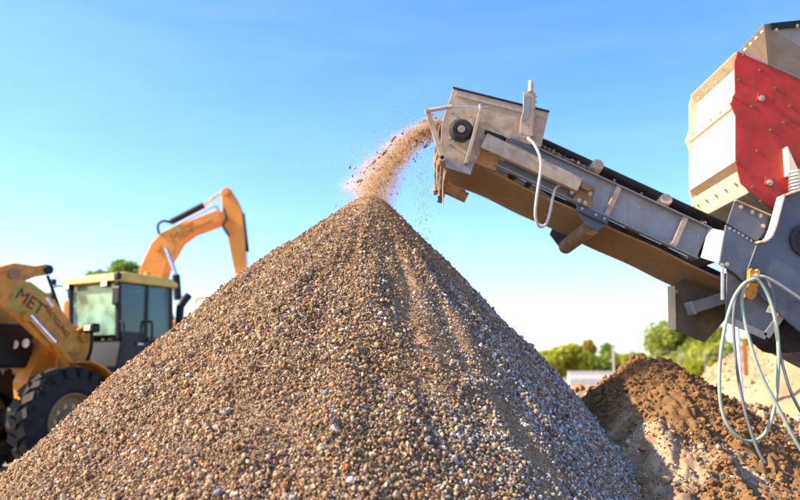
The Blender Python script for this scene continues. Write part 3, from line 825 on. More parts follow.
# hanging plate and square tube below the belt
hg = pp('hanging_plate', [(671,286),(672,329.5),(705,342.5),(727,318),(727,283),(690,275)], 7.55, 0.02, M['brown_plate'])
MB().beam(at(671.2, 286, 7.53), at(672.2, 330, 7.53), 0.07, 0.014, (0,1,0)).build('plate_lip', M['cream'], hg, 0.002)  # pale strip paints the sunlit left edge of the brown plate
sq = MB(); a, b_ = at(688.5, 309, 7.38), at(726, 297, 7.38); dd = (b_-a).normalized()
sq.box((a+b_)/2, ((b_-a).length, 0.16, 0.105), (dd, W, dd.cross(W))); sq.build('square_tube', M['frame'], mach, 0.008)
MB().box(at(690.5, 308.5, 7.38), (0.015, 0.185, 0.125), (dd, W, dd.cross(W))).build('tube_cap', M['tan_tube'], mach, 0.003)
bolt(at(676, 291.5, 7.545), FRONT, hg, BOLT)
# support leg and crawler track, beyond the picture
pp('rear_body', [(800,335),(930,402),(1060,400),(1060,150),(930,190),(840,230)], 6.95, 1.1, M['steel_blue'])
tr = MB()
x0 = at(900, 300, 7.0).x
ring = [(x0 + 1.5*s + 0.38*math.cos(a), 0.40 + 0.38*math.sin(a)) for s, a0, a1 in ((1, -math.pi/2, math.pi/2), (-1, math.pi/2, 3*math.pi/2)) for a in np.linspace(a0, a1, 10)]
for y_ in (6.95, 8.2):
    MB().prism([Vector((a + 1.2, y_, b_)) for a, b_ in ring], (0, 0.35, 0)).build('crawler_track', M['rubber'], mach, 0.02)
MB().box((x0 + 1.3, 7.7, 1.05), (2.4, 1.4, 0.7)).build('undercarriage', M['steel_blue'], mach, 0.01)
# pin with lock under the junction, thin support strap
MB().beam(at(722.5, 266, 6.74), at(722.5, 300, 6.74), 0.02, 0.030, (0,1,0)).build('strap', M['bright'], mach, 0.002)
for q in ((722,265),(727,264.5)): bolt(at(*q, 6.73), FRONT, mp_, BOLT)
# orange hook
hk = MB(); hk.prism([at(a, b_, 6.66) for a, b_ in ((750,270),(752,268),(753.5,270.5),(756,271),(758,268.5),(760.5,270.5),(759,283),(756.5,296),(752,300),(746,297),(744,290),(749,285))], (0, 0.06, 0))
hk = hk.build('hook', M['orange_hook'], mach, 0.004)
MB().cyl(at(755.5, 275, 6.655), at(755.5, 275, 6.64), 0.02, n=10).build('hook_pin', M['zinc'], hk)
# warning sticker: red and white plate with a dark symbol
sk = pp('warning_sticker', [(772.5,297),(782,300),(777.5,315),(766.5,312)], 6.822, 0.004, M['white'], mach, 0)
pp('red_band', [(772.5,297),(782,300),(781,303.6),(771.6,300.6)], 6.819, 0.003, M['sign_red'], sk, 0)
pp('symbol', [(774,304),(777.5,305),(776,308.5),(778,311),(773.5,310),(771.5,311),(772.5,307.5)], 6.819, 0.003, M['ink'], sk, 0)

# --- screen box: red side plates with cream end
YR, YRF = 7.05, 8.22
redpoly = [(738,51),(800,79.5),(900,126),(980,160),(980,330),(860,260),(800,226),(775,212.5),(740.5,183),(735.5,162),(735.5,116),(730.5,104),(735,92),(734.5,62)]
rd = pp('red_side_plate', redpoly, YR, 0.016, M['red'], bevel=0.003)
o = pp('far_side_plate', redpoly, YR, 0.016, M['cream'], bevel=0.003); o.location.y += YRF - YR
for q in ((738.5,79.5),(733.5,97),(760,70),(752,106.5),(744,54.5),(769,65.5),(794,77.5),(757,151),(775,88),(736.5,162),(752.5,187),(760.5,201),(790,106),(771,130),(784,122)):
    bolt(at(*q, YR - 0.001), FRONT, rd, BOLT_R)
for q in ((761,97),(769,181)):
    bx = MB(); c = at(*q, YR - 0.004); bx.box(c, (0.075, 0.008, 0.085), (Vector((1,0,-0.2)), W, Vector((0.2,0,1)))); bx = bx.build('mount_pad', M['red'], rd, 0.004)
    bolt(c + Vector((0, -0.006, -0.015)), FRONT, bx, bolt_mesh(0.020, 0.026))
def across(name, p, q, thick, mat, y0=YR + 0.017, y1=YRF - 0.002, parent=mach, bevel=0.003):
    """panel between the two side plates whose profile edge runs from p to q (pixels at the near plate)"""
    a, b_ = at(*p, YR), at(*q, YR); a.y = b_.y = y0
    dd = (b_ - a).normalized(); nn = dd.cross(W)
    mb = MB(); mb.prism([a, b_, b_ + nn*thick, a + nn*thick], (0, y1 - y0, 0))
    return mb.build(name, mat, parent, bevel)
across('top_rail', (735.5, 52.5), (746, 60), 0.012, M['cream'])
e1 = across('end_panel', (745, 61), (741, 106), -0.012, M['cream'])
e2 = across('end_panel', (739, 104), (738, 160), -0.012, M['cream'])
e3 = across('seam_rail', (735, 103.5), (745, 106.5), -0.010, M['cream'])
e4 = across('ledge', (735.5, 160), (747, 165), -0.012, M['cream'])
e5 = across('ledge_back', (747, 165), (750, 176), -0.010, M['cream'])
e6 = across('lower_lip', (738.5, 171), (750, 192), -0.012, M['cream'])
across('bottom_shelf', (750, 192), (775, 212), -0.012, M['brown_plate'])
for k in range(5):
    y_ = YR + 0.13 + k*0.235
    p = at(738.0, 99, YR); p.y = y_; bolt(p + Vector((-0.012, 0, 0)), (-1, 0, 0.12), e1)
    p = at(743.5, 181, YR); p.y = y_; bolt(p + Vector((-0.012, 0, 0.004)), (-0.9, 0, 0.45), e6)
    p = at(741, 57, YR); p.y = y_; bolt(p + Vector((0, 0, -0.012)), (-0.3, 0, -1), e1, BOLT_S)
# hopper funnel above the red plate
hz = MB(); t0, t1 = at(764, 24, 6.8), at(1000, 0, 6.8); b0, b1 = at(768, 65.0, YR + 0.02), at(1000, 170, YR + 0.02)
hz.prism([t0, t1, b1, b0], (0, 0.014, 0.006)); hp2 = hz.build('hopper_side', M['frame'], mach, 0.003)
c0 = at(738.5, 50.5, YR + 0.03)
MB().prism([t0, b0, c0], (0.012, 0.006, 0)).build('hopper_corner', M['cream'], mach, 0.002)
MB().beam(t0 + Vector((0.05, -0.012, -0.03)), t1 + Vector((0, -0.012, -0.03)), 0.02, 0.06).build('hopper_rim', M['black'], hp2, 0.003)
bolt(at(776, 30, 6.79), FRONT, hp2, BOLT); bolt(at(797, 26, 6.785), FRONT, hp2, BOLT)
for k in range(4):
    t = (k + 0.7)/4.5; bolt(c0.lerp(t0, t) + Vector((0.02, -0.008, -0.035)), (-0.8, -0.6, 0), hp2, BOLT_S)
# gusset and spring on the red plate
pp('gusset', [(787.5,146),(799,171),(800,176),(789.5,174.5)], YR - 0.10, 0.10, M['cream'], rd, 0.003)
sp_ = [at(797, 198 - 27*t, 6.93) + Vector((0.062*math.cos(t*2*math.pi*8), 0.062*math.sin(t*2*math.pi*8), 0)) for t in np.linspace(0, 1, 130)]
MB().tube(sp_, 0.011, 8, 0).build('coil_spring', M['bright'], mach, 0, True)
MB().cyl(at(797, 201, 6.93), at(797, 198.5, 6.93), 0.085, n=20).build('spring_seat', M['frame'], mach, 0.002)

# --- loops of hose hung over the orange hook (not part of the machine)
def hose(name, pts, mat, label, r=0.0125):
    o = MB().tube([at(a, b_, y) for a, b_, y in pts], r, 10, 7).build(name, mat, None, 0, True)
    props(o, label, 'hose', 'hoses hung on the orange hook')
    return o
hose('hose', [(754,279,6.60),(744,284,6.60),(733,300,6.59),(724,332,6.57),(719.5,372,6.55),(721.5,408,6.54),(732,431,6.53),(750,441.5,6.53),(766,432,6.54),(775,405,6.55),(778.5,365,6.57),(777,330,6.59),(770,300,6.60),(760,282,6.60),(754,279,6.60)], M['hose'], 'pale green hose hanging from the orange hook in one long closed loop', 0.0150)
hose('hose', [(764,277,6.63),(751,280,6.62),(743.5,289,6.61),(742,306,6.60),(748,335,6.57),(760,372,6.53),(777,405,6.50),(800,448,6.47),(840,505,6.45)], M['hose'], 'pale green hose slanting from the hook down to the lower corner of the picture', 0.0150)
hose('hose', [(756,282,6.64),(746,282,6.645),(738,292,6.65),(733.5,318,6.64),(736,360,6.60),(743.5,405,6.52),(757,448,6.44),(769,468,6.40),(776,476,6.38)], M['hose_dark'], 'dark grey hose dropping from the hook and ending in the brown dirt', 0.0130)
hose('hose', [(752,278,6.62),(766,279,6.62),(773,296,6.61),(776,330,6.59),(782,362,6.57),(791,392,6.55),(806,420,6.53),(830,450,6.5)], M['hose_dark'], 'dark hose hanging behind the pale loop close to the picture edge', 0.0125)
hose('hose', [(752,279,6.66),(762,276.5,6.655),(775,282,6.66),(789,291,6.68),(804,301,6.70),(830,318,6.72)], M['hose_white'], 'light grey hose running from the hook along the machine frame', 0.0140)

# ------------------------------------------------------------------ falling material
path = [at(442,126,7.45), at(427,132,7.45), at(411,141,7.43), at(397,154,7.42), at(385,170,7.41), at(374,187,7.40), at(367,201,7.38)]
def on_path(t):
    t = np.clip(t, 0, 1)*(len(path)-1); i = np.minimum(t.astype(int), len(path)-2); f = (t - i)[:, None]
    P = np.array([q[:] for q in path]); return P[i]*(1-f) + P[i+1]*f
def stream(name, n, r0, r1, V_, F_, spread, cols, flat=(0.5, 1.3), strands=110):
    # grains travel in loose strands along the throw, with gaps between them
    st_t = rng.uniform(-0.05, 1.0, strands); st_l = rng.uniform(0.06, 0.22, strands)
    st_o = rng.normal(size=(strands, 3)); wgt = rng.uniform(0.2, 1.0, strands)**2; wgt /= wgt.sum()
    k = rng.choice(strands, n, p=wgt)
    t = np.clip(st_t[k] + rng.normal(0, 1, n)*st_l[k], 0, 1); c = on_path(t)
    sc = np.stack([spread*(0.030+0.135*t), 0.11+0.12*t, spread*(0.040+0.060*t)], -1)
    off = (st_o[k]*0.85 + rng.normal(size=(n, 3))*0.42)*sc
    ok = (t > 0.0) & (t < 1.0)
    rad = rng.uniform(r0, r1, n)
    return rocks(name, (c + off)[ok], rad[ok], cols(n)[ok], M['stone'], None, V_, F_, 0.3, flat)
def sandcol(n): return np.clip(np.array([[0.76, 0.53, 0.29]])*rng.uniform(0.55, 1.3, (n, 1)) + rng.normal(0, 0.02, (n, 3)), 0.02, 0.9)
fall = stream('falling_gravel', 38000, 0.002, 0.0048, TET_V, TET_F, 0.75, sandcol)
props(fall, 'curtain of sand and gravel falling from the conveyor head onto the pile', 'falling gravel', kind='stuff')
fs2 = stream('falling_stones', 700, 0.005, 0.014, ICO_V, ICO_F, 0.95, stone_cols); attach(fs2, fall); props(fs2, kind='stuff')
n = 2600    # loose grains shaken off the return belt and drifting away from the stream
t = rng.uniform(0, 1, n); c = on_path(t)*0.0
c = np.stack([rng.normal(at(424,170,7.4).x, 0.05, n), rng.uniform(7.1, 7.9, n), rng.uniform(at(424,300,7.4).z, at(424,165,7.4).z, n)], -1)
c2 = on_path(rng.uniform(0, 1, 1500)) + rng.normal(size=(1500, 3))*np.array([0.20, 0.25, 0.20])
c = np.concatenate([c[:700], c2]); nn_ = len(c)
dr = rocks('drifting_grains', c, rng.uniform(0.002, 0.0065, nn_), sandcol(nn_)*0.7, M['stone'], None, TET_V, TET_F); attach(dr, fall); props(dr, kind='stuff')
big = [(393,139,0.030,'flat dark stone flying highest above the falling gravel'),(384.5,152.5,0.034,'largest dark stone in mid air half way down the gravel stream'),
       (374,162,0.022,'small dark stone in mid air just below the largest flying one'),(360,181,0.030,'dark elongated stone in mid air lowest above the pile top'),
       (425,121,0.020,'dark stone leaving the conveyor next to the scraper arm')]
for k, (a, b_, r_, lab) in enumerate(big):
    v = ICO_V*(1 + rng.uniform(-0.25, 0.25, (12, 1)))*np.array([1.35, 0.8, 0.6])*r_
    q = Matrix.Rotation(-0.75 + random.uniform(-0.5, 0.5), 3, 'Y')
    v = np.array([(q @ Vector(e))[:] for e in v])
    o = mesh_np('flying_stone', v, ICO_F, M['stone'], None, np.tile(np.array([[0.17, 0.14, 0.13]]), (12, 1)))
    o.location = at(a, b_, 7.2)
    props(o, lab, 'stone', 'stones thrown off the conveyor')

def dust(name, pts, radf, density, col, label):
    m = bpy.data.materials.new(name); m.use_nodes = True; nt = m.node_tree; nt.nodes.clear()
    out = nt.nodes.new('ShaderNodeOutputMaterial'); pv_ = nt.nodes.new('ShaderNodeVolumePrincipled')
    pv_.inputs['Color'].default_value = (*col, 1); pv_.inputs['Anisotropy'].default_value = 0.35
    tc = nt.nodes.new('ShaderNodeTexCoord')
    n1 = noise(nt, tc.outputs['Object'], 7.0, 4, 0.6)
    d = ramp(nt, n1, [(0.36, 0.0), (0.72, 1.0)])
    mu = nt.nodes.new('ShaderNodeMath'); mu.operation = 'MULTIPLY'; mu.inputs[1].default_value = density
    nt.links.new(d, mu.inputs[0]); nt.links.new(mu.outputs[0], pv_.inputs['Density'])
    nt.links.new(pv_.outputs[0], out.inputs['Volume'])
    o = MB().tube(pts, radf, 20, 5).build(name, m, None, 0, True)
    props(o, label, 'dust', kind='stuff')
    return o
dst = dust('dust', path, lambda t: 0.08 + 0.26*t, 0.9, (0.95, 0.74, 0.50), 'pale dust cloud hanging round the falling gravel')
for q_ in (0.8, 0.62, 0.45):
    d_ = dust('dust_core', path, lambda t: (0.08 + 0.26*t)*q_, 2.6, (0.95, 0.72, 0.46), None); attach(d_, dst); del d_['category']

# ------------------------------------------------------------------ wheel loader
LO = Vector((-6.42, 14.0, -0.03)); LA = R(-122)
LM = Matrix.Translation(LO) @ Matrix.Rotation(LA, 4, 'Z')
lo = empty('wheel_loader', LO, LA)
props(lo, 'yellow wheel loader with black cab and lettered lift arms behind the gravel', 'wheel loader')
def L(): return MB(LM)
def lprism(name, pts, y0, y1, mat, parent=lo, bevel=0.01, smooth=False):
    return L().prism([Vector((a, y0, b_)) for a, b_ in pts], (0, y1 - y0, 0)).build(name, mat, parent, bevel)
# frame and hood
lprism('front_frame', [(-0.30,0.60),(0.10,1.15),(0.16,1.5),(0.0,1.95),(-0.35,2.40),(-0.75,2.4),(-0.9,1.6),(-1.0,0.6)], -0.20, 0.20, M['yellow'])
for s in (-1, 1):
    lprism('arm_tower', [(-0.15,1.3),(-0.2,2.25),(-0.45,2.5),(-0.72,2.45),(-0.85,1.9),(-0.85,1.2)], s*0.50 - 0.03, s*0.50 + 0.03, M['yellow'])
lprism('rear_frame', [(-1.0,0.7),(-1.0,1.25),(-5.2,1.25),(-5.4,0.8),(-2.0,0.6)], -0.55, 0.55, M['yellow'])
hood = lprism('engine_hood', [(-2.75,1.25),(-2.75,2.35),(-3.2,2.45),(-4.9,2.2),(-5.4,1.9),(-5.5,1.0)], -0.72, 0.72, M['yellow'], bevel=0.05)
L().tube([(-2.95,0.45,2.3),(-2.95,0.45,2.9),(-2.98,0.46,3.05),(-3.12,0.50,3.25)], 0.085, 14, 4).build('exhaust', M['black'], lo, 0, True)
L().box((-5.45,0,1.0), (0.35,2.2,0.7)).build('counterweight', M['yellow'], lo, 0.06)
# cab
CW = 0.72
lprism('cab_base', [(-1.15,1.15),(-1.32,2.28),(-2.55,2.28),(-2.65,1.6),(-2.4,1.15)], -CW, CW, M['sky_tinted_black'], bevel=0.03)
A0, A1 = (-1.30, 2.28), (-1.22, 3.34); B0, B1 = (-1.88, 2.28), (-1.86, 3.34); C0, C1 = (-2.52, 2.28), (-2.44, 3.34)
for s in (-1, 1):
    for (p, q, w) in ((A0, A1, 0.09), (B0, B1, 0.11), (C0, C1, 0.12)):
        L().beam((p[0], s*(CW-0.05), p[1]), (q[0], s*(CW-0.05), q[1]), w, 0.09, (0,1,0)).build('cab_post', M['black'], lo, 0.015)
    dr_ = lprism('cab_door' if s > 0 else 'side_panel', [(-1.33,1.5),(-1.33,2.42),(-1.84,2.42),(-1.84,1.5)], s*(CW+0.012) - 0.012, s*(CW+0.012) + 0.012, M['sky_tinted_black'], bevel=0.006)
    gp = L().prism([Vector((a, s*(CW-0.02), b_)) for a, b_ in ((-1.31,2.42),(-1.26,3.30),(-1.82,3.30),(-1.83,2.42))], (0, 0.012, 0)).build('door_glass', M['glass_dark'], dr_)
    if s > 0:
        L().box((-1.72, CW+0.05, 2.2), (0.14, 0.04, 0.04)).build('door_handle', M['bright'], dr_, 0.01)
    L().prism([Vector((a, s*(CW-0.02), b_)) for a, b_ in ((-1.92,2.34),(-1.91,3.30),(-2.40,3.30),(-2.46,2.34))], (0, 0.012, 0)).build('rear_side_glass', M['glass_dark'], lo)
L().prism([(-1.285,-CW+0.10,2.32),(-1.285,CW-0.10,2.32),(-1.225,CW-0.10,3.30),(-1.225,-CW+0.10,3.30)], (0.012,0,0)).build('windscreen', M['glass_green'], lo)
L().prism([(-1.31,-CW+0.10,2.32),(-1.31,CW-0.10,2.32),(-1.25,CW-0.10,2.36),(-1.25,-CW+0.10,2.36)], (0.05,0,0)).build('windscreen_seal', M['black'], lo)
L().prism([(-2.50,-CW+0.12,2.35),(-2.50,CW-0.12,2.35),(-2.44,CW-0.12,3.30),(-2.44,-CW+0.12,3.30)], (0.012,0,0)).build('rear_window', M['glass_green'], lo)
rf = lprism('cab_roof', [(-1.05,3.33),(-1.08,3.46),(-1.3,3.52),(-2.4,3.50),(-2.58,3.42),(-2.58,3.33)], -CW-0.06, CW+0.06, M['roof_yellow'], bevel=0.03)
for y_ in (-0.55, 0.55):
    L().box((-1.06, y_, 3.28), (0.10, 0.20, 0.12)).build('work_lamp', M['black'], rf, 0.02)
    L().box((-1.005, y_, 3.28), (0.012, 0.16, 0.09)).build('lamp_lens', M['lens'], rf, 0.01)
L().cyl((-2.2, 0.3, 3.5), (-2.2, 0.3, 3.64), 0.06, n=14).build('beacon', M['orange'], rf, 0.01)
# seat and steering column inside
st_ = L(); st_.box((-2.12, 0, 2.05), (0.5, 0.5, 0.14)); st_.box((-2.34, 0, 2.45), (0.12, 0.46, 0.75)); st_.build('driver_seat', M['black'], lo, 0.04)
sw = L(); sw.tube([(-1.45,0,2.0),(-1.58,0,2.42)], 0.03, 8, 2); sw.tube([(-1.60+0.06*math.sin(a), 0.19*math.cos(a), 2.44+0.17*math.sin(a)) for a in np.linspace(0, 2*math.pi, 25)], 0.016, 6, 0); sw.build('steering_wheel', M['black'], lo, 0, True)
# handrail and step on the near side
L().tube([(-1.86,CW+0.06,1.6),(-1.9,CW+0.14,1.7),(-1.9,CW+0.14,2.55),(-1.88,CW+0.04,2.62)], 0.02, 8, 4).build('handrail', M['black'], lo, 0, True)
L().tube([(-1.22,CW+0.05,1.7),(-1.24,CW+0.13,1.8),(-1.26,CW+0.13,2.5),(-1.26,CW+0.02,2.6)], 0.02, 8, 4).build('handrail', M['black'], lo, 0, True)
stp = L()
for k in range(3): stp.box((-1.55, CW+0.18, 0.65 + 0.28*k), (0.5, 0.26, 0.03))
for dx in (-0.25, 0.25): stp.beam((-1.55+dx, CW+0.2, 0.6), (-1.55+dx, CW+0.1, 1.35), 0.04, 0.06, (0,1,0))
stp.build('step_ladder', M['black'], lo, 0.005)
# mirrors on brackets
for s in (-1, 1):
    br = L().tube([(-1.15, s*(CW-0.02), 3.30), (-1.02, s*(CW+0.14), 3.32), (-0.98, s*(CW+0.24), 3.22), (-0.98, s*(CW+0.24), 2.80)], 0.018, 8, 4).build('mirror_bracket', M['black'], lo, 0, True)
    L().box((-0.97, s*(CW+0.25), 3.04), (0.07, 0.20, 0.34)).build('mirror', M['black'], br, 0.03)
    L().box((-0.99, s*(CW+0.22), 3.40), (0.10, 0.12, 0.12)).build('side_lamp', M['black'], br, 0.02)
# lift arms: boomerang plates
arm_pts = [(-0.62,2.52),(-0.42,2.40),(0.04,2.88),(0.22,3.00),(0.51,3.16),(1.07,3.17),(1.7,3.0),(2.5,2.55),(2.75,2.30),(2.65,2.10),(2.45,2.12),(1.7,2.55),(1.04,2.78),(0.45,2.34),(0.0,2.02),(-0.45,2.0),(-0.70,2.12),(-0.76,2.38)]
arms = []
for s in (1, -1):
    am = lprism('lift_arm', arm_pts, s*0.62 - 0.045, s*0.62 + 0.045, M['yellow'], bevel=0.012)
    for (a, b_) in ((-0.55,2.28),(0.56,2.58),(2.6,2.25)):
        L().cyl((a, s*0.62 - s*0.07, b_), (a, s*0.62 + s*0.13, b_), 0.085, n=18).build('pivot_pin', M['yellow'], am, 0.01, True)
    L().cyl((-0.62, s*0.70, 1.45), (0.04, s*0.72, 2.17), 0.07, n=16).build('lift_cylinder', M['yellow'], lo, 0.01, True)
    L().cyl((0.04, s*0.72, 2.17), (0.54, s*0.73, 2.60), 0.042, n=14).build('lift_rod', M['chrome'], lo, 0, True)
    arms.append(am)
L().cyl((0.85, -0.6, 2.92), (0.85, 0.6, 2.92), 0.15, n=20).build('arm_cross_tube', M['yellow'], lo, 0, True)
# bell crank, tilt cylinder and link
bk = lprism('bell_crank', [(-0.12,3.45),(-0.05,3.36),(0.19,3.30),(0.55,3.12),(0.85,2.9),(1.15,2.5),(1.3,2.55),(1.2,3.05),(0.95,3.36),(0.58,3.50),(0.20,3.49),(-0.02,3.55),(-0.11,3.53)], 0.10, 0.28, M['yellow'], bevel=0.02)
L().cyl((-0.04, 0.05, 3.45), (-0.04, 0.33, 3.45), 0.085, n=18).build('crank_pin', M['black'], bk, 0.01, True)
L().cyl((0.60, 0.02, 3.30), (0.60, 0.33, 3.30), 0.10, n=18).build('crank_pin', M['rim'], bk, 0.01, True)
L().cyl((-0.10, 0.19, 3.36), (-0.55, 0.19, 2.45), 0.03, n=10).build('tilt_rod', M['black'], lo, 0, True)
L().cyl((-0.35, -0.15, 2.4), (0.75, -0.15, 3.05), 0.07, n=14).build('tilt_cylinder', M['black'], lo, 0, True)
# bucket beyond the picture edge
bkp = [(2.45,2.75),(2.55,2.05),(2.75,1.85),(3.9,1.95),(3.92,1.99),(2.85,2.0),(2.68,2.15),(2.58,2.75)]
bu = L(); bu.prism([Vector((a, -1.35, b_)) for a, b_ in bkp], (0, 2.7, 0))
for y_ in (-1.35, 1.32): bu.prism([Vector((a, y_, b_)) for a, b_ in ((2.5,2.75),(2.6,2.0),(3.85,1.97),(3.4,2.5))], (0, 0.03, 0))
bu.build('bucket', M['yellow'], lo, 0.01)
L().cyl((1.22, 0.19, 2.55), (2.55, 0.19, 2.6), 0.06, n=12).build('tilt_link', M['yellow'], lo, 0, True)
# head lamps on the front frame
for s in (-1, 1):
    ps = L().tube([(-0.62, s*0.62, 1.75), (-0.62, s*0.80, 2.05), (-0.60, s*0.82, 2.42)], 0.03, 8, 4).build('lamp_post', M['black'], lo, 0, True)
    L().box((-0.56, s*0.86, 2.44), (0.16, 0.30, 0.16)).build('headlight', M['black'], ps, 0.03)
    L().box((-0.473, s*0.86, 2.44), (0.010, 0.17, 0.09)).build('headlight_lens', M['lens'], ps, 0.005)
for (a, y_, b_) in ((0.28, 0.30, 2.16), (0.30, 0.02, 2.14)):
    L().lathe((a, y_, b_), (1, 0.25, 0.1), [(-0.12, 0), (-0.10, 0.06), (0, 0.095), (0.015, 0.085), (0.012, 0)], 18).build('round_lamp', M['black'], lo, 0, True)
    L().lathe((a, y_, b_), (1, 0.25, 0.1), [(0.013, 0.083), (0.022, 0.05), (0.026, 0)], 18).build('round_lens', M['lens'], lo, 0, True)
L().box((0.55, -0.28, 2.12), (1.2, 0.6, 0.75)).build('dark_fill', M['black'], lo, 0.06)  # added black box, stands in for the shaded space between the arms
# fenders
def fender(s, cx):
    mb = L(); n = 12; r0 = 0.98
    vs = []
    for k in range(n+1):
        a = R(-15) + R(92)*k/n
        ca, sa_ = math.cos(math.pi - a), math.sin(math.pi - a)
        for rr, y_ in ((r0, 0.80), (r0, 1.38), (r0+0.03, 1.38), (r0+0.03, 0.80)):
            vs.append((cx + rr*ca, s*y_, 0.88 + rr*sa_))
    fs = []
    for k in range(n):
        for j in range(4): fs.append((k*4+j, k*4+(j+1) % 4, (k+1)*4+(j+1) % 4, (k+1)*4+j))
    fs += [(0,1,2,3), (n*4+3, n*4+2, n*4+1, n*4)]
    mb._add(vs, fs); return mb.build('fender', M['yellow'], lo, 0, False)
for s in (-1, 1): fender(s, 0.0)
L().cyl((0, -1.0, 0.88), (0, 1.0, 0.88), 0.16, n=16).build('axle', M['black'], lo, 0, True)
L().box((0, 0, 0.88), (0.5, 0.5, 0.5)).build('differential', M['black'], lo, 0.1)
# wheels
def wheel(cx, cy):
    s = 1 if cy > 0 else -1
    w = 0.235; r = 0.88
    ty = L().lathe((cx, cy - w, 0.88), (0, 1, 0), [(0.06, 0.44), (0.0, 0.52), (0.0, 0.70), (0.05, 0.80), (0.10, 0.835), (2*w-0.10, 0.835), (2*w-0.05, 0.80), (2*w, 0.70), (2*w, 0.52), (2*w-0.06, 0.44)], 48)
    for k in range(20):
        for side in (-1, 1):
            a = 2*math.pi*(k + (0.5 if side > 0 else 0))/20
            c = Vector((cx + 0.845*math.cos(a), cy + side*0.118, 0.88 + 0.845*math.sin(a)))
            rad_ = Vector((math.cos(a), 0, math.sin(a))); tan_ = Vector((-math.sin(a), 0, math.cos(a)))
            d1 = (Vector((0,1,0))*0.92 + tan_*0.40*side).normalized()
            ty.box(c, (0.245, 0.165, 0.065), (d1, rad_.cross(d1), rad_))
            ty.box(Vector((cx + 0.77*math.cos(a), cy + side*(w+0.002), 0.88 + 0.77*math.sin(a))), (0.13, 0.04, 0.15), (rad_, Vector((0,1,0)), tan_))
    wt = ty.build('tyre', M['tyre'], lo)
    y0 = cy + s*(w - 0.05)
    L().lathe((cx, y0, 0.88), (0, s, 0), [(0.02, 0.46), (0.035, 0.44), (0.0, 0.42), (-0.10, 0.38), (-0.13, 0.30), (-0.12, 0.20), (-0.05, 0.17), (-0.02, 0.12), (-0.02, 0.0)], 40).build('rim', M['rim'], wt, 0, True)
    for k in range(10):
        a = 2*math.pi*k/10
        o = bpy.data.objects.new('lug_nut', BOLT); COL.objects.link(o)
        pz = LM @ Vector((cx + 0.25*math.cos(a), y0 - s*0.12, 0.88 + 0.25*math.sin(a)))
        o.matrix_basis = Matrix.Translation(pz) @ ((LM.to_3x3() @ Vector((0, s, 0))).to_track_quat('Z', 'Y')).to_matrix().to_4x4() @ Matrix.Scale(1.8, 4)
        attach(o, wt)
for cx in (0.0, -3.35):
    for cy in (1.08, -1.08): wheel(cx, cy)
# lettering on the near arm
def text_on(name, txt, M4, mat, parent, size):
    cu = bpy.data.curves.new('t', 'FONT'); cu.body = txt; cu.size = size; cu.extrude = 0.004; cu.align_x = 'LEFT'
    to = bpy.data.objects.new('t', cu); COL.objects.link(to)
    dg = bpy.context.evaluated_depsgraph_get()
    me = bpy.data.meshes.new_from_object(to.evaluated_get(dg)); bpy.data.objects.remove(to); bpy.data.curves.remove(cu)
    me.name = name; me.transform(M4); me.materials.clear(); me.materials.append(mat)
    o = bpy.data.objects.new(name, me); COL.objects.link(o); attach(o, parent)
    return o
def frame_on_arm(s_, z_, ang, y_=0.672):
    X = Vector((-math.cos(ang), 0, -math.sin(ang))); Z = Vector((0, 1, 0)); Y_ = Z.cross(X)
    m = Matrix((( X.x, Y_.x, Z.x, s_), (X.y, Y_.y, Z.y, y_), (X.z, Y_.z, Z.z, z_), (0,0,0,1)))
    return LM @ m
text_on('lettering', 'MET', frame_on_arm(0.80, 2.885, R(30)), M['ink'], arms[0], 0.30)
text_on('lettering', 'RECYCLING', frame_on_arm(0.25, 2.75, R(46)), M['ink'], arms[0], 0.125)
rg = L(); vs = []; fs = []
for k in range(29):
    a = 2*math.pi*k/28
    for rr in (0.19, 0.265): vs.append((0.56 + rr*math.cos(a), 0.669, 2.86 + rr*math.sin(a)))
fs = [(2*k, 2*k+1, 2*k+3, 2*k+2) for k in range(28)]
rg._add(vs, fs); rg.build('logo_ring', M['green_ring'], arms[0])
lprism('sticker', [(0.24,2.90),(0.10,2.76),(0.06,2.80),(0.20,2.94)], 0.668, 0.672, M['white'], arms[0], 0)

# operator in the cab: seated, hi-vis vest
def skin_person(name, joints, edges, mats_split, parent=None):
    me = bpy.data.meshes.new(name)
    me.from_pydata([tuple(LM @ Vector(j[:3])) for j in joints], edges, [])
    o = bpy.data.objects.new(name, me); COL.objects.link(o)
    sk_ = o.modifiers.new('skin', 'SKIN')
    for i, j in enumerate(joints):
        me.skin_vertices[0].data[i].radius = (j[3], j[4] if len(j) > 4 else j[3])
    me.skin_vertices[0].data[0].use_root = True
    sb = o.modifiers.new('sub', 'SUBSURF'); sb.levels = 2; sb.render_levels = 2
    me.materials.append(mats_split)
    attach(o, parent)
    return o
P = [(-2.14,0,2.22,0.16,0.13),(-2.16,0,2.45,0.15,0.12),(-2.16,0,2.70,0.17,0.12),(-2.15,0,2.80,0.075),(-2.13,0,2.90,0.065),(-2.11,0,3.00,0.10,0.085),(-2.11,0,3.10,0.085),
     (-2.15,0.20,2.72,0.075),(-1.98,0.25,2.50,0.055),(-1.74,0.17,2.48,0.042),(-1.62,0.15,2.52,0.04),
     (-2.15,-0.20,2.72,0.075),(-1.98,-0.25,2.50,0.055),(-1.74,-0.17,2.48,0.042),(-1.62,-0.15,2.52,0.04),
     (-2.05,0.10,2.18,0.10),(-1.68,0.13,2.20,0.075),(-1.60,0.13,1.85,0.055),(-2.05,-0.10,2.18,0.10),(-1.68,-0.13,2.20,0.075),(-1.60,-0.13,1.85,0.055)]
E_ = [(0,1),(1,2),(2,3),(3,4),(4,5),(5,6),(2,7),(7,8),(8,9),(9,10),(2,11),(11,12),(12,13),(13,14),(0,15),(15,16),(16,17),(0,18),(18,19),(19,20)]
op = skin_person('person', P, E_, M['skin'])
props(op, 'person in a bright green vest sitting at the wheel in the loader cab', 'person')
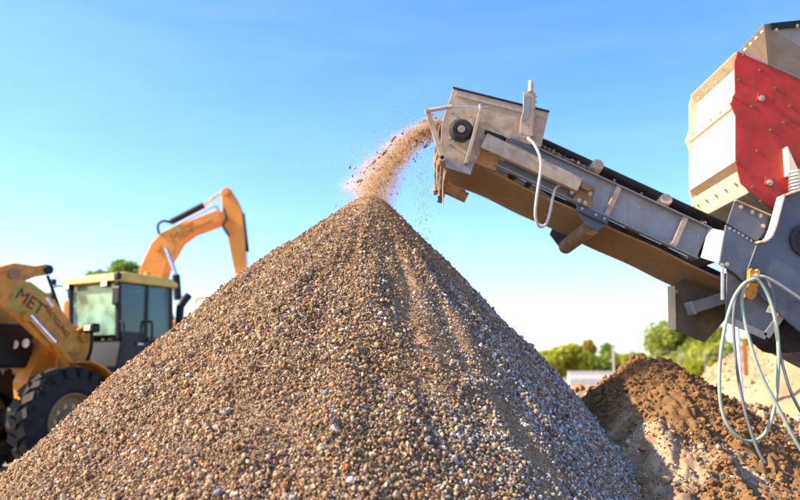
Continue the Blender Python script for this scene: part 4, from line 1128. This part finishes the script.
VP = [(-2.14,0,2.28,0.185,0.155),(-2.16,0,2.45,0.185,0.15),(-2.16,0,2.66,0.20,0.15),(-2.15,0,2.76,0.11),(-2.14,0.2,2.70,0.10),(-1.99,0.25,2.53,0.075),(-2.14,-0.2,2.70,0.10),(-1.99,-0.25,2.53,0.075)]
skin_person('vest', VP, [(0,1),(1,2),(2,3),(2,4),(4,5),(2,6),(6,7)], M['lime'], op)
hat = L().lathe((-2.10,0,3.04), (0.1,0,1), [(0.0, 0.135), (0.012, 0.135), (0.015, 0.115), (0.07, 0.10), (0.11, 0.06), (0.125, 0)], 18).build('hard_hat', M['white'], op, 0, True)

# ------------------------------------------------------------------ excavator behind the loader
EY = 20.0
exr = empty('excavator', (at(120, 300, EY).x, EY + 0.6, 0.0))
props(exr, 'orange excavator with raised bent boom standing behind the loader cab', 'excavator')
def ep(name, poly, Y, depth, mat, parent=exr, bevel=0.02):
    return MB().prism([at(a, b_, Y) for a, b_ in poly], (0, depth, 0)).build(name, mat, parent, bevel)
boom = ep('boom', [(132,295),(141,265),(151,243),(161,232.5),(172,227),(217,209.5),(223,212),(224,221),(219,222.5),(192,232.5),(180,241),(167,263),(156,300)], EY, 0.55, M['orange'])
armx = ep('stick', [(221,192),(224,187),(229,187.5),(236,199),(242,213),(244.5,240),(246,280),(246,315),(236,315),(234,270),(227.5,236),(222,222)], EY + 0.07, 0.42, M['orange'])
for (a, b_, pr) in ((222.5,217,boom),(157,248,boom),(225.5,192,armx)):
    p = at(a, b_, EY); MB().cyl(p + Vector((0,-0.05,0)), p + Vector((0,0.6,0)), 0.085, n=16).build('pivot_pin', M['orange'], pr, 0, True)
MB().cyl(at(171,222,EY+0.27), at(204,205,EY+0.27), 0.085, n=16).build('stick_cylinder', M['black'], exr, 0, True)
MB().cyl(at(203,205.5,EY+0.27), at(223.5,191,EY+0.27), 0.06, n=14).build('stick_rod', M['chrome'], exr, 0, True)
MB().cyl(at(241,214,EY+0.27), at(245.5,252,EY+0.27), 0.10, n=16).build('bucket_cylinder', M['black'], exr, 0, True)
MB().cyl(at(245.5,252,EY+0.27), at(249,292,EY+0.27), 0.05, n=14).build('bucket_rod', M['chrome'], exr, 0, True)
for dy in (-0.16, 0.71):
    MB().cyl(at(178,300,EY+dy), at(176,275,EY+dy), 0.10, n=14).build('boom_cylinder', M['black'], exr, 0, True)
    MB().cyl(at(176,275,EY+dy), at(166,248,EY+dy), 0.055, n=12).build('boom_rod', M['chrome'], exr, 0, True)
MB().tube([at(159,234,EY-0.03), at(158,225,EY-0.05), at(164,221,EY-0.05), at(172,223,EY-0.02)], 0.035, 8, 5).build('boom_hose', M['black'], exr, 0, True)
MB().tube([at(176,225.5,EY-0.03), at(200,213,EY-0.06), at(214,206,EY-0.06), at(219,211,EY-0.03)], 0.03, 8, 5).build('boom_hose', M['hose_white'], exr, 0, True)
MB().tube([at(224,209,EY-0.04), at(226,219,EY-0.10), at(223,226,EY-0.06), at(229,236,EY-0.02)], 0.03, 8, 5).build('boom_hose', M['black'], exr, 0, True)
ep('sticker', [(175.5,229),(181.5,226.5),(183,231),(177,233.5)], EY - 0.006, 0.004, M['roof_yellow'], boom, 0)
def text_plane(name, txt, p, q, size, mat, parent):
    a, b_ = at(*p, EY - 0.004), at(*q, EY - 0.004); X = (b_ - a).normalized(); Z = Vector((0,-1,0)); Y_ = Z.cross(X)
    m = Matrix(((X.x, Y_.x, Z.x, a.x), (X.y, Y_.y, Z.y, a.y), (X.z, Y_.z, Z.z, a.z), (0,0,0,1)))
    return text_on(name, txt, m, mat, parent, size)
M['ink_brown'] = plain('brown_lettering', (0.46, 0.17, 0.025), 0.6)
text_plane('lettering', 'MET', (173,243.5), (185,237), 0.36, M['ink_brown'], boom)
text_plane('lettering', 'RECYCLING', (188,234), (203,227), 0.13, M['ink_brown'], boom)
house = ep('house', [(62,304),(64,299),(79,299),(82,318),(190,320),(196,306),(206,307),(208,345),(62,345)], EY - 0.7, 2.7, M['orange'], bevel=0.06)
ep('engine_cover', [(84,322),(86,314),(112,312),(114,322)], EY + 0.2, 1.5, M['orange'], bevel=0.05)
exc = ep('operator_cab', [(130,345),(131,300),(135,297),(160,298),(166,318),(166,345)], EY + 1.1, 0.95, M['black'], bevel=0.06)
MB().tube([at(196,304,EY-0.5), at(197,298.5,EY-0.5), at(207,299,EY-0.5), at(208.5,306,EY-0.5)], 0.035, 8, 4).build('handrail', M['roof_yellow'], exr, 0, True)
MB().tube([at(69,300,EY-0.5), at(69,284,EY-0.5), at(78,283,EY-0.5), at(79,300,EY-0.5)], 0.03, 8, 2).build('handrail', M['black'], exr, 0, True)
MB().cyl(at(75,298,EY), at(75,281,EY), 0.09, n=14).build('exhaust', M['black'], exr, 0, True)
MB().box((at(130,300,EY).x, EY + 0.6, 1.2), (1.6, 1.6, 0.8)).build('slew_ring', M['black'], exr, 0.05)
xr0 = at(135, 300, EY).x
for dy in (-0.75, 1.35):
    ring = [(xr0 + 1.7*s + 0.5*math.cos(a), 0.50 + 0.5*math.sin(a)) for s, a0, a1 in ((1, -math.pi/2, math.pi/2), (-1, math.pi/2, 3*math.pi/2)) for a in np.linspace(a0, a1, 10)]
    MB().prism([Vector((a, EY + dy, b_)) for a, b_ in ring], (0, 0.6, 0)).build('crawler_track', M['rubber'], exr, 0.03)
ep('bucket', [(232,312),(250,312),(256,330),(250,350),(228,352),(222,338)], EY - 0.3, 1.1, M['brown_plate'], bevel=0.04)

# ------------------------------------------------------------------ trees
def tree(name, base, h, rx, rz, leafm, nleaf, leaf, label, group, seed, lobes=9, trunk_r=0.14):
    rs = np.random.default_rng(seed)
    t = empty(name, base); props(t, label, 'tree', group)
    b = Vector(base)
    tm = MB(); lean = Vector((rs.normal(0, 0.04), rs.normal(0, 0.04), 1))
    top = b + lean*(h - rz*0.9)
    tm.tube([b - Vector((0,0,0.1)), b + lean*h*0.3, top], lambda s: trunk_r*(1 - 0.6*s), 8, 3)
    cen = []
    for k in range(lobes):
        d = rs.normal(size=3); d /= np.linalg.norm(d); q = rs.uniform(0.35, 0.85)
        c = np.array([b.x + d[0]*rx*q, b.y + d[1]*rx*q, b.z + h - rz + d[2]*rz*q]); cen.append(c)
        st = b + lean*(h*rs.uniform(0.30, 0.6))
        tm.tube([st, st.lerp(Vector(c), 0.5) + Vector((0,0,-0.1)), Vector(c)], lambda s: trunk_r*0.45*(1 - 0.75*s), 6, 3)
    tm.build('trunk', M['bark'], t, 0, True)
    cen = np.array(cen); k = rs.integers(0, lobes, nleaf)
    lr = rs.uniform(0.32, 0.55, lobes)[k][:, None]
    d = rs.normal(size=(nleaf, 3)); d /= np.linalg.norm(d, axis=1, keepdims=True)
    pos = cen[k] + d*np.array([rx, rx, rz*0.9])*lr*rs.uniform(0.45, 1.08, (nleaf, 1))
    a = rs.normal(size=(nleaf, 3)); a /= np.linalg.norm(a, axis=1, keepdims=True)
    c_ = np.cross(a, rs.normal(size=(nleaf, 3))); c_ /= np.linalg.norm(c_, axis=1, keepdims=True)
    s = leaf*rs.uniform(0.6, 1.3, (nleaf, 1))
    v = np.stack([pos - a*s, pos + c_*s*0.5, pos + a*s, pos - c_*s*0.5], 1).reshape(-1, 3)
    f = np.arange(nleaf*4).reshape(-1, 4)
    mesh_np('crown', v, f, leafm, t, nside=4)
    return t
def ft(px, top, Y, rx, rz, *a, **k):
    p = at(px, 370, Y); hgt = at(px, top, Y).z
    return tree('tree', (p.x, Y, 0), hgt, rx, rz, *a, **k)
G = 'trees along the far edge of the yard'
ft(553, 340, 70, 2.0, 1.7, M['leaf_lime'], 3800, 0.20, 'low lime green tree closest to the gravel slope on the skyline', G, 1)
ft(573, 338, 72, 2.1, 1.9, M['leaf_lime'], 4200, 0.20, 'bright yellow green round tree second along from the gravel slope', G, 2)
ft(590, 339, 76, 1.5, 1.9, M['leaf_gold'], 2800, 0.20, 'golden brown tinged tree between two green ones above the barrier', G, 3)
ft(605, 343, 71, 1.6, 1.7, M['leaf_green'], 3400, 0.18, 'darker green tree beside the thin utility pole', G, 4)
ft(625, 352, 78, 1.3, 1.3, M['leaf_lime'], 2400, 0.18, 'small pale green tree just before the brown mound peak', G, 5)
ft(682, 308, 62, 3.0, 2.9, M['leaf_olive'], 9000, 0.20, 'tall olive green tree rising beside the hanging steel plate', G, 6, lobes=14)
ft(712, 325, 60, 2.6, 2.5, M['leaf_olive'], 7000, 0.20, 'broad olive tree under the hanging steel plate', G, 7, lobes=12)
ft(668, 352, 58, 1.1, 1.2, M['leaf_lime'], 2000, 0.18, 'small bright bush-like tree at the foot of the tall olive tree', G, 8)
ft(742, 332, 64, 2.3, 2.3, M['leaf_green'], 6000, 0.20, 'green tree behind the orange and white marker post', G, 9, lobes=12)
ft(772, 338, 66, 2.3, 2.2, M['leaf_olive'], 6000, 0.20, 'olive tree seen through the hanging hoses', G, 10, lobes=12)
ft(805, 336, 63, 2.3, 2.3, M['leaf_green'], 6000, 0.20, 'green tree at the very edge beyond the hoses', G, 11, lobes=12)
ft(125, 256, 42, 2.0, 1.7, M['leaf_fresh'], 7000, 0.16, 'green tree whose top shows above the loader cab roof', G, 12, lobes=10)
ft(532, 352, 90, 0.8, 1.0, M['leaf_olive'], 500, 0.15, 'thin sparse sapling beside the gravel slope', G, 13)

ft(758, 346, 55, 1.6, 1.5, M['leaf_lime'], 4000, 0.18, 'lighter green low tree between the marker post and the hose loop', G, 14)
ft(700, 345, 56, 1.6, 1.5, M['leaf_lime'], 4000, 0.18, 'bright green low tree in front of the two olive trees', G, 15)
ft(640, 350, 80, 1.6, 1.4, M['leaf_fresh'], 3000, 0.18, 'green tree half hidden behind the brown mound peak', G, 16)

# ------------------------------------------------------------------ small background things
b0 = at(596, 372, 55)
bar = MB()
bar.prism([Vector((b0.x - 1.9, 55 + a, b_)) for a, b_ in ((-0.35,0.9),(0.35,0.9),(0.30,1.35),(0.14,1.6),(0.10,1.85),(-0.10,1.85),(-0.14,1.6),(-0.30,1.35))], (4.2, 0, 0))
bar = bar.build('barrier', M['concrete'], None, 0.03); props(bar, 'long pale concrete barrier below the row of bright trees', 'barrier')
bmnd = MB()
bmnd.prism([Vector((b0.x - 9 , 55 + a, b_)) for a, b_ in ((-4,-0.1),(-1.5,0.9),(1.5,0.9),(4,-0.1))], (18, 0, 0))
props(bmnd.build('earth_berm', M['ground'], None, 0.3), 'low earth berm carrying the concrete barrier', 'berm', kind='structure')
pl = empty('utility_pole', (at(614, 370, 68).x, 68, 0)); props(pl, 'thin grey utility pole rising beside the dark green tree', 'utility pole')
MB().cyl((at(614,370,68).x, 68, 0), (at(614,370,68).x, 68, at(614, 343, 68).z), 0.09, 0.07, n=10).build('pole_shaft', M['concrete'], pl, 0, True)
MB().box((at(614,370,68).x, 68, at(614, 346, 68).z), (1.0, 0.08, 0.08)).build('cross_arm', M['wood'], pl)
mk = empty('marker_post', (at(744, 385, 12.0).x, 12.0, 0)); props(mk, 'white marker post with an orange board behind the hanging hoses', 'marker post')
q = at(741.5, 385, 12.0)
MB().box((q.x, 12.0, 1.35), (0.05, 0.05, 2.7)).build('post', M['white'], mk, 0.005)
MB().box((q.x + 0.075, 11.985, at(744, 357, 12).z), (0.065, 0.02, 0.55)).build('board', M['orange'], mk, 0.004)
# rail fence line far behind the trees' feet
fn = empty('rail_fence', (at(745, 360, 50).x, 50, 0)); props(fn, 'thin pale rail fence crossing in front of the olive trees', 'fence')
x0, x1 = at(655, 360, 50).x, at(830, 360, 50).x
for k in range(8):
    MB().box((x0 + (x1-x0)*k/7, 50, 1.45), (0.05, 0.05, 2.9)).build('fence_post', M['concrete'], fn)
for z_ in (at(700, 352, 50).z, at(700, 358, 50).z):
    MB().box(((x0+x1)/2, 49.95, z_), (x1-x0, 0.03, 0.035)).build('rail', M['concrete'], fn)
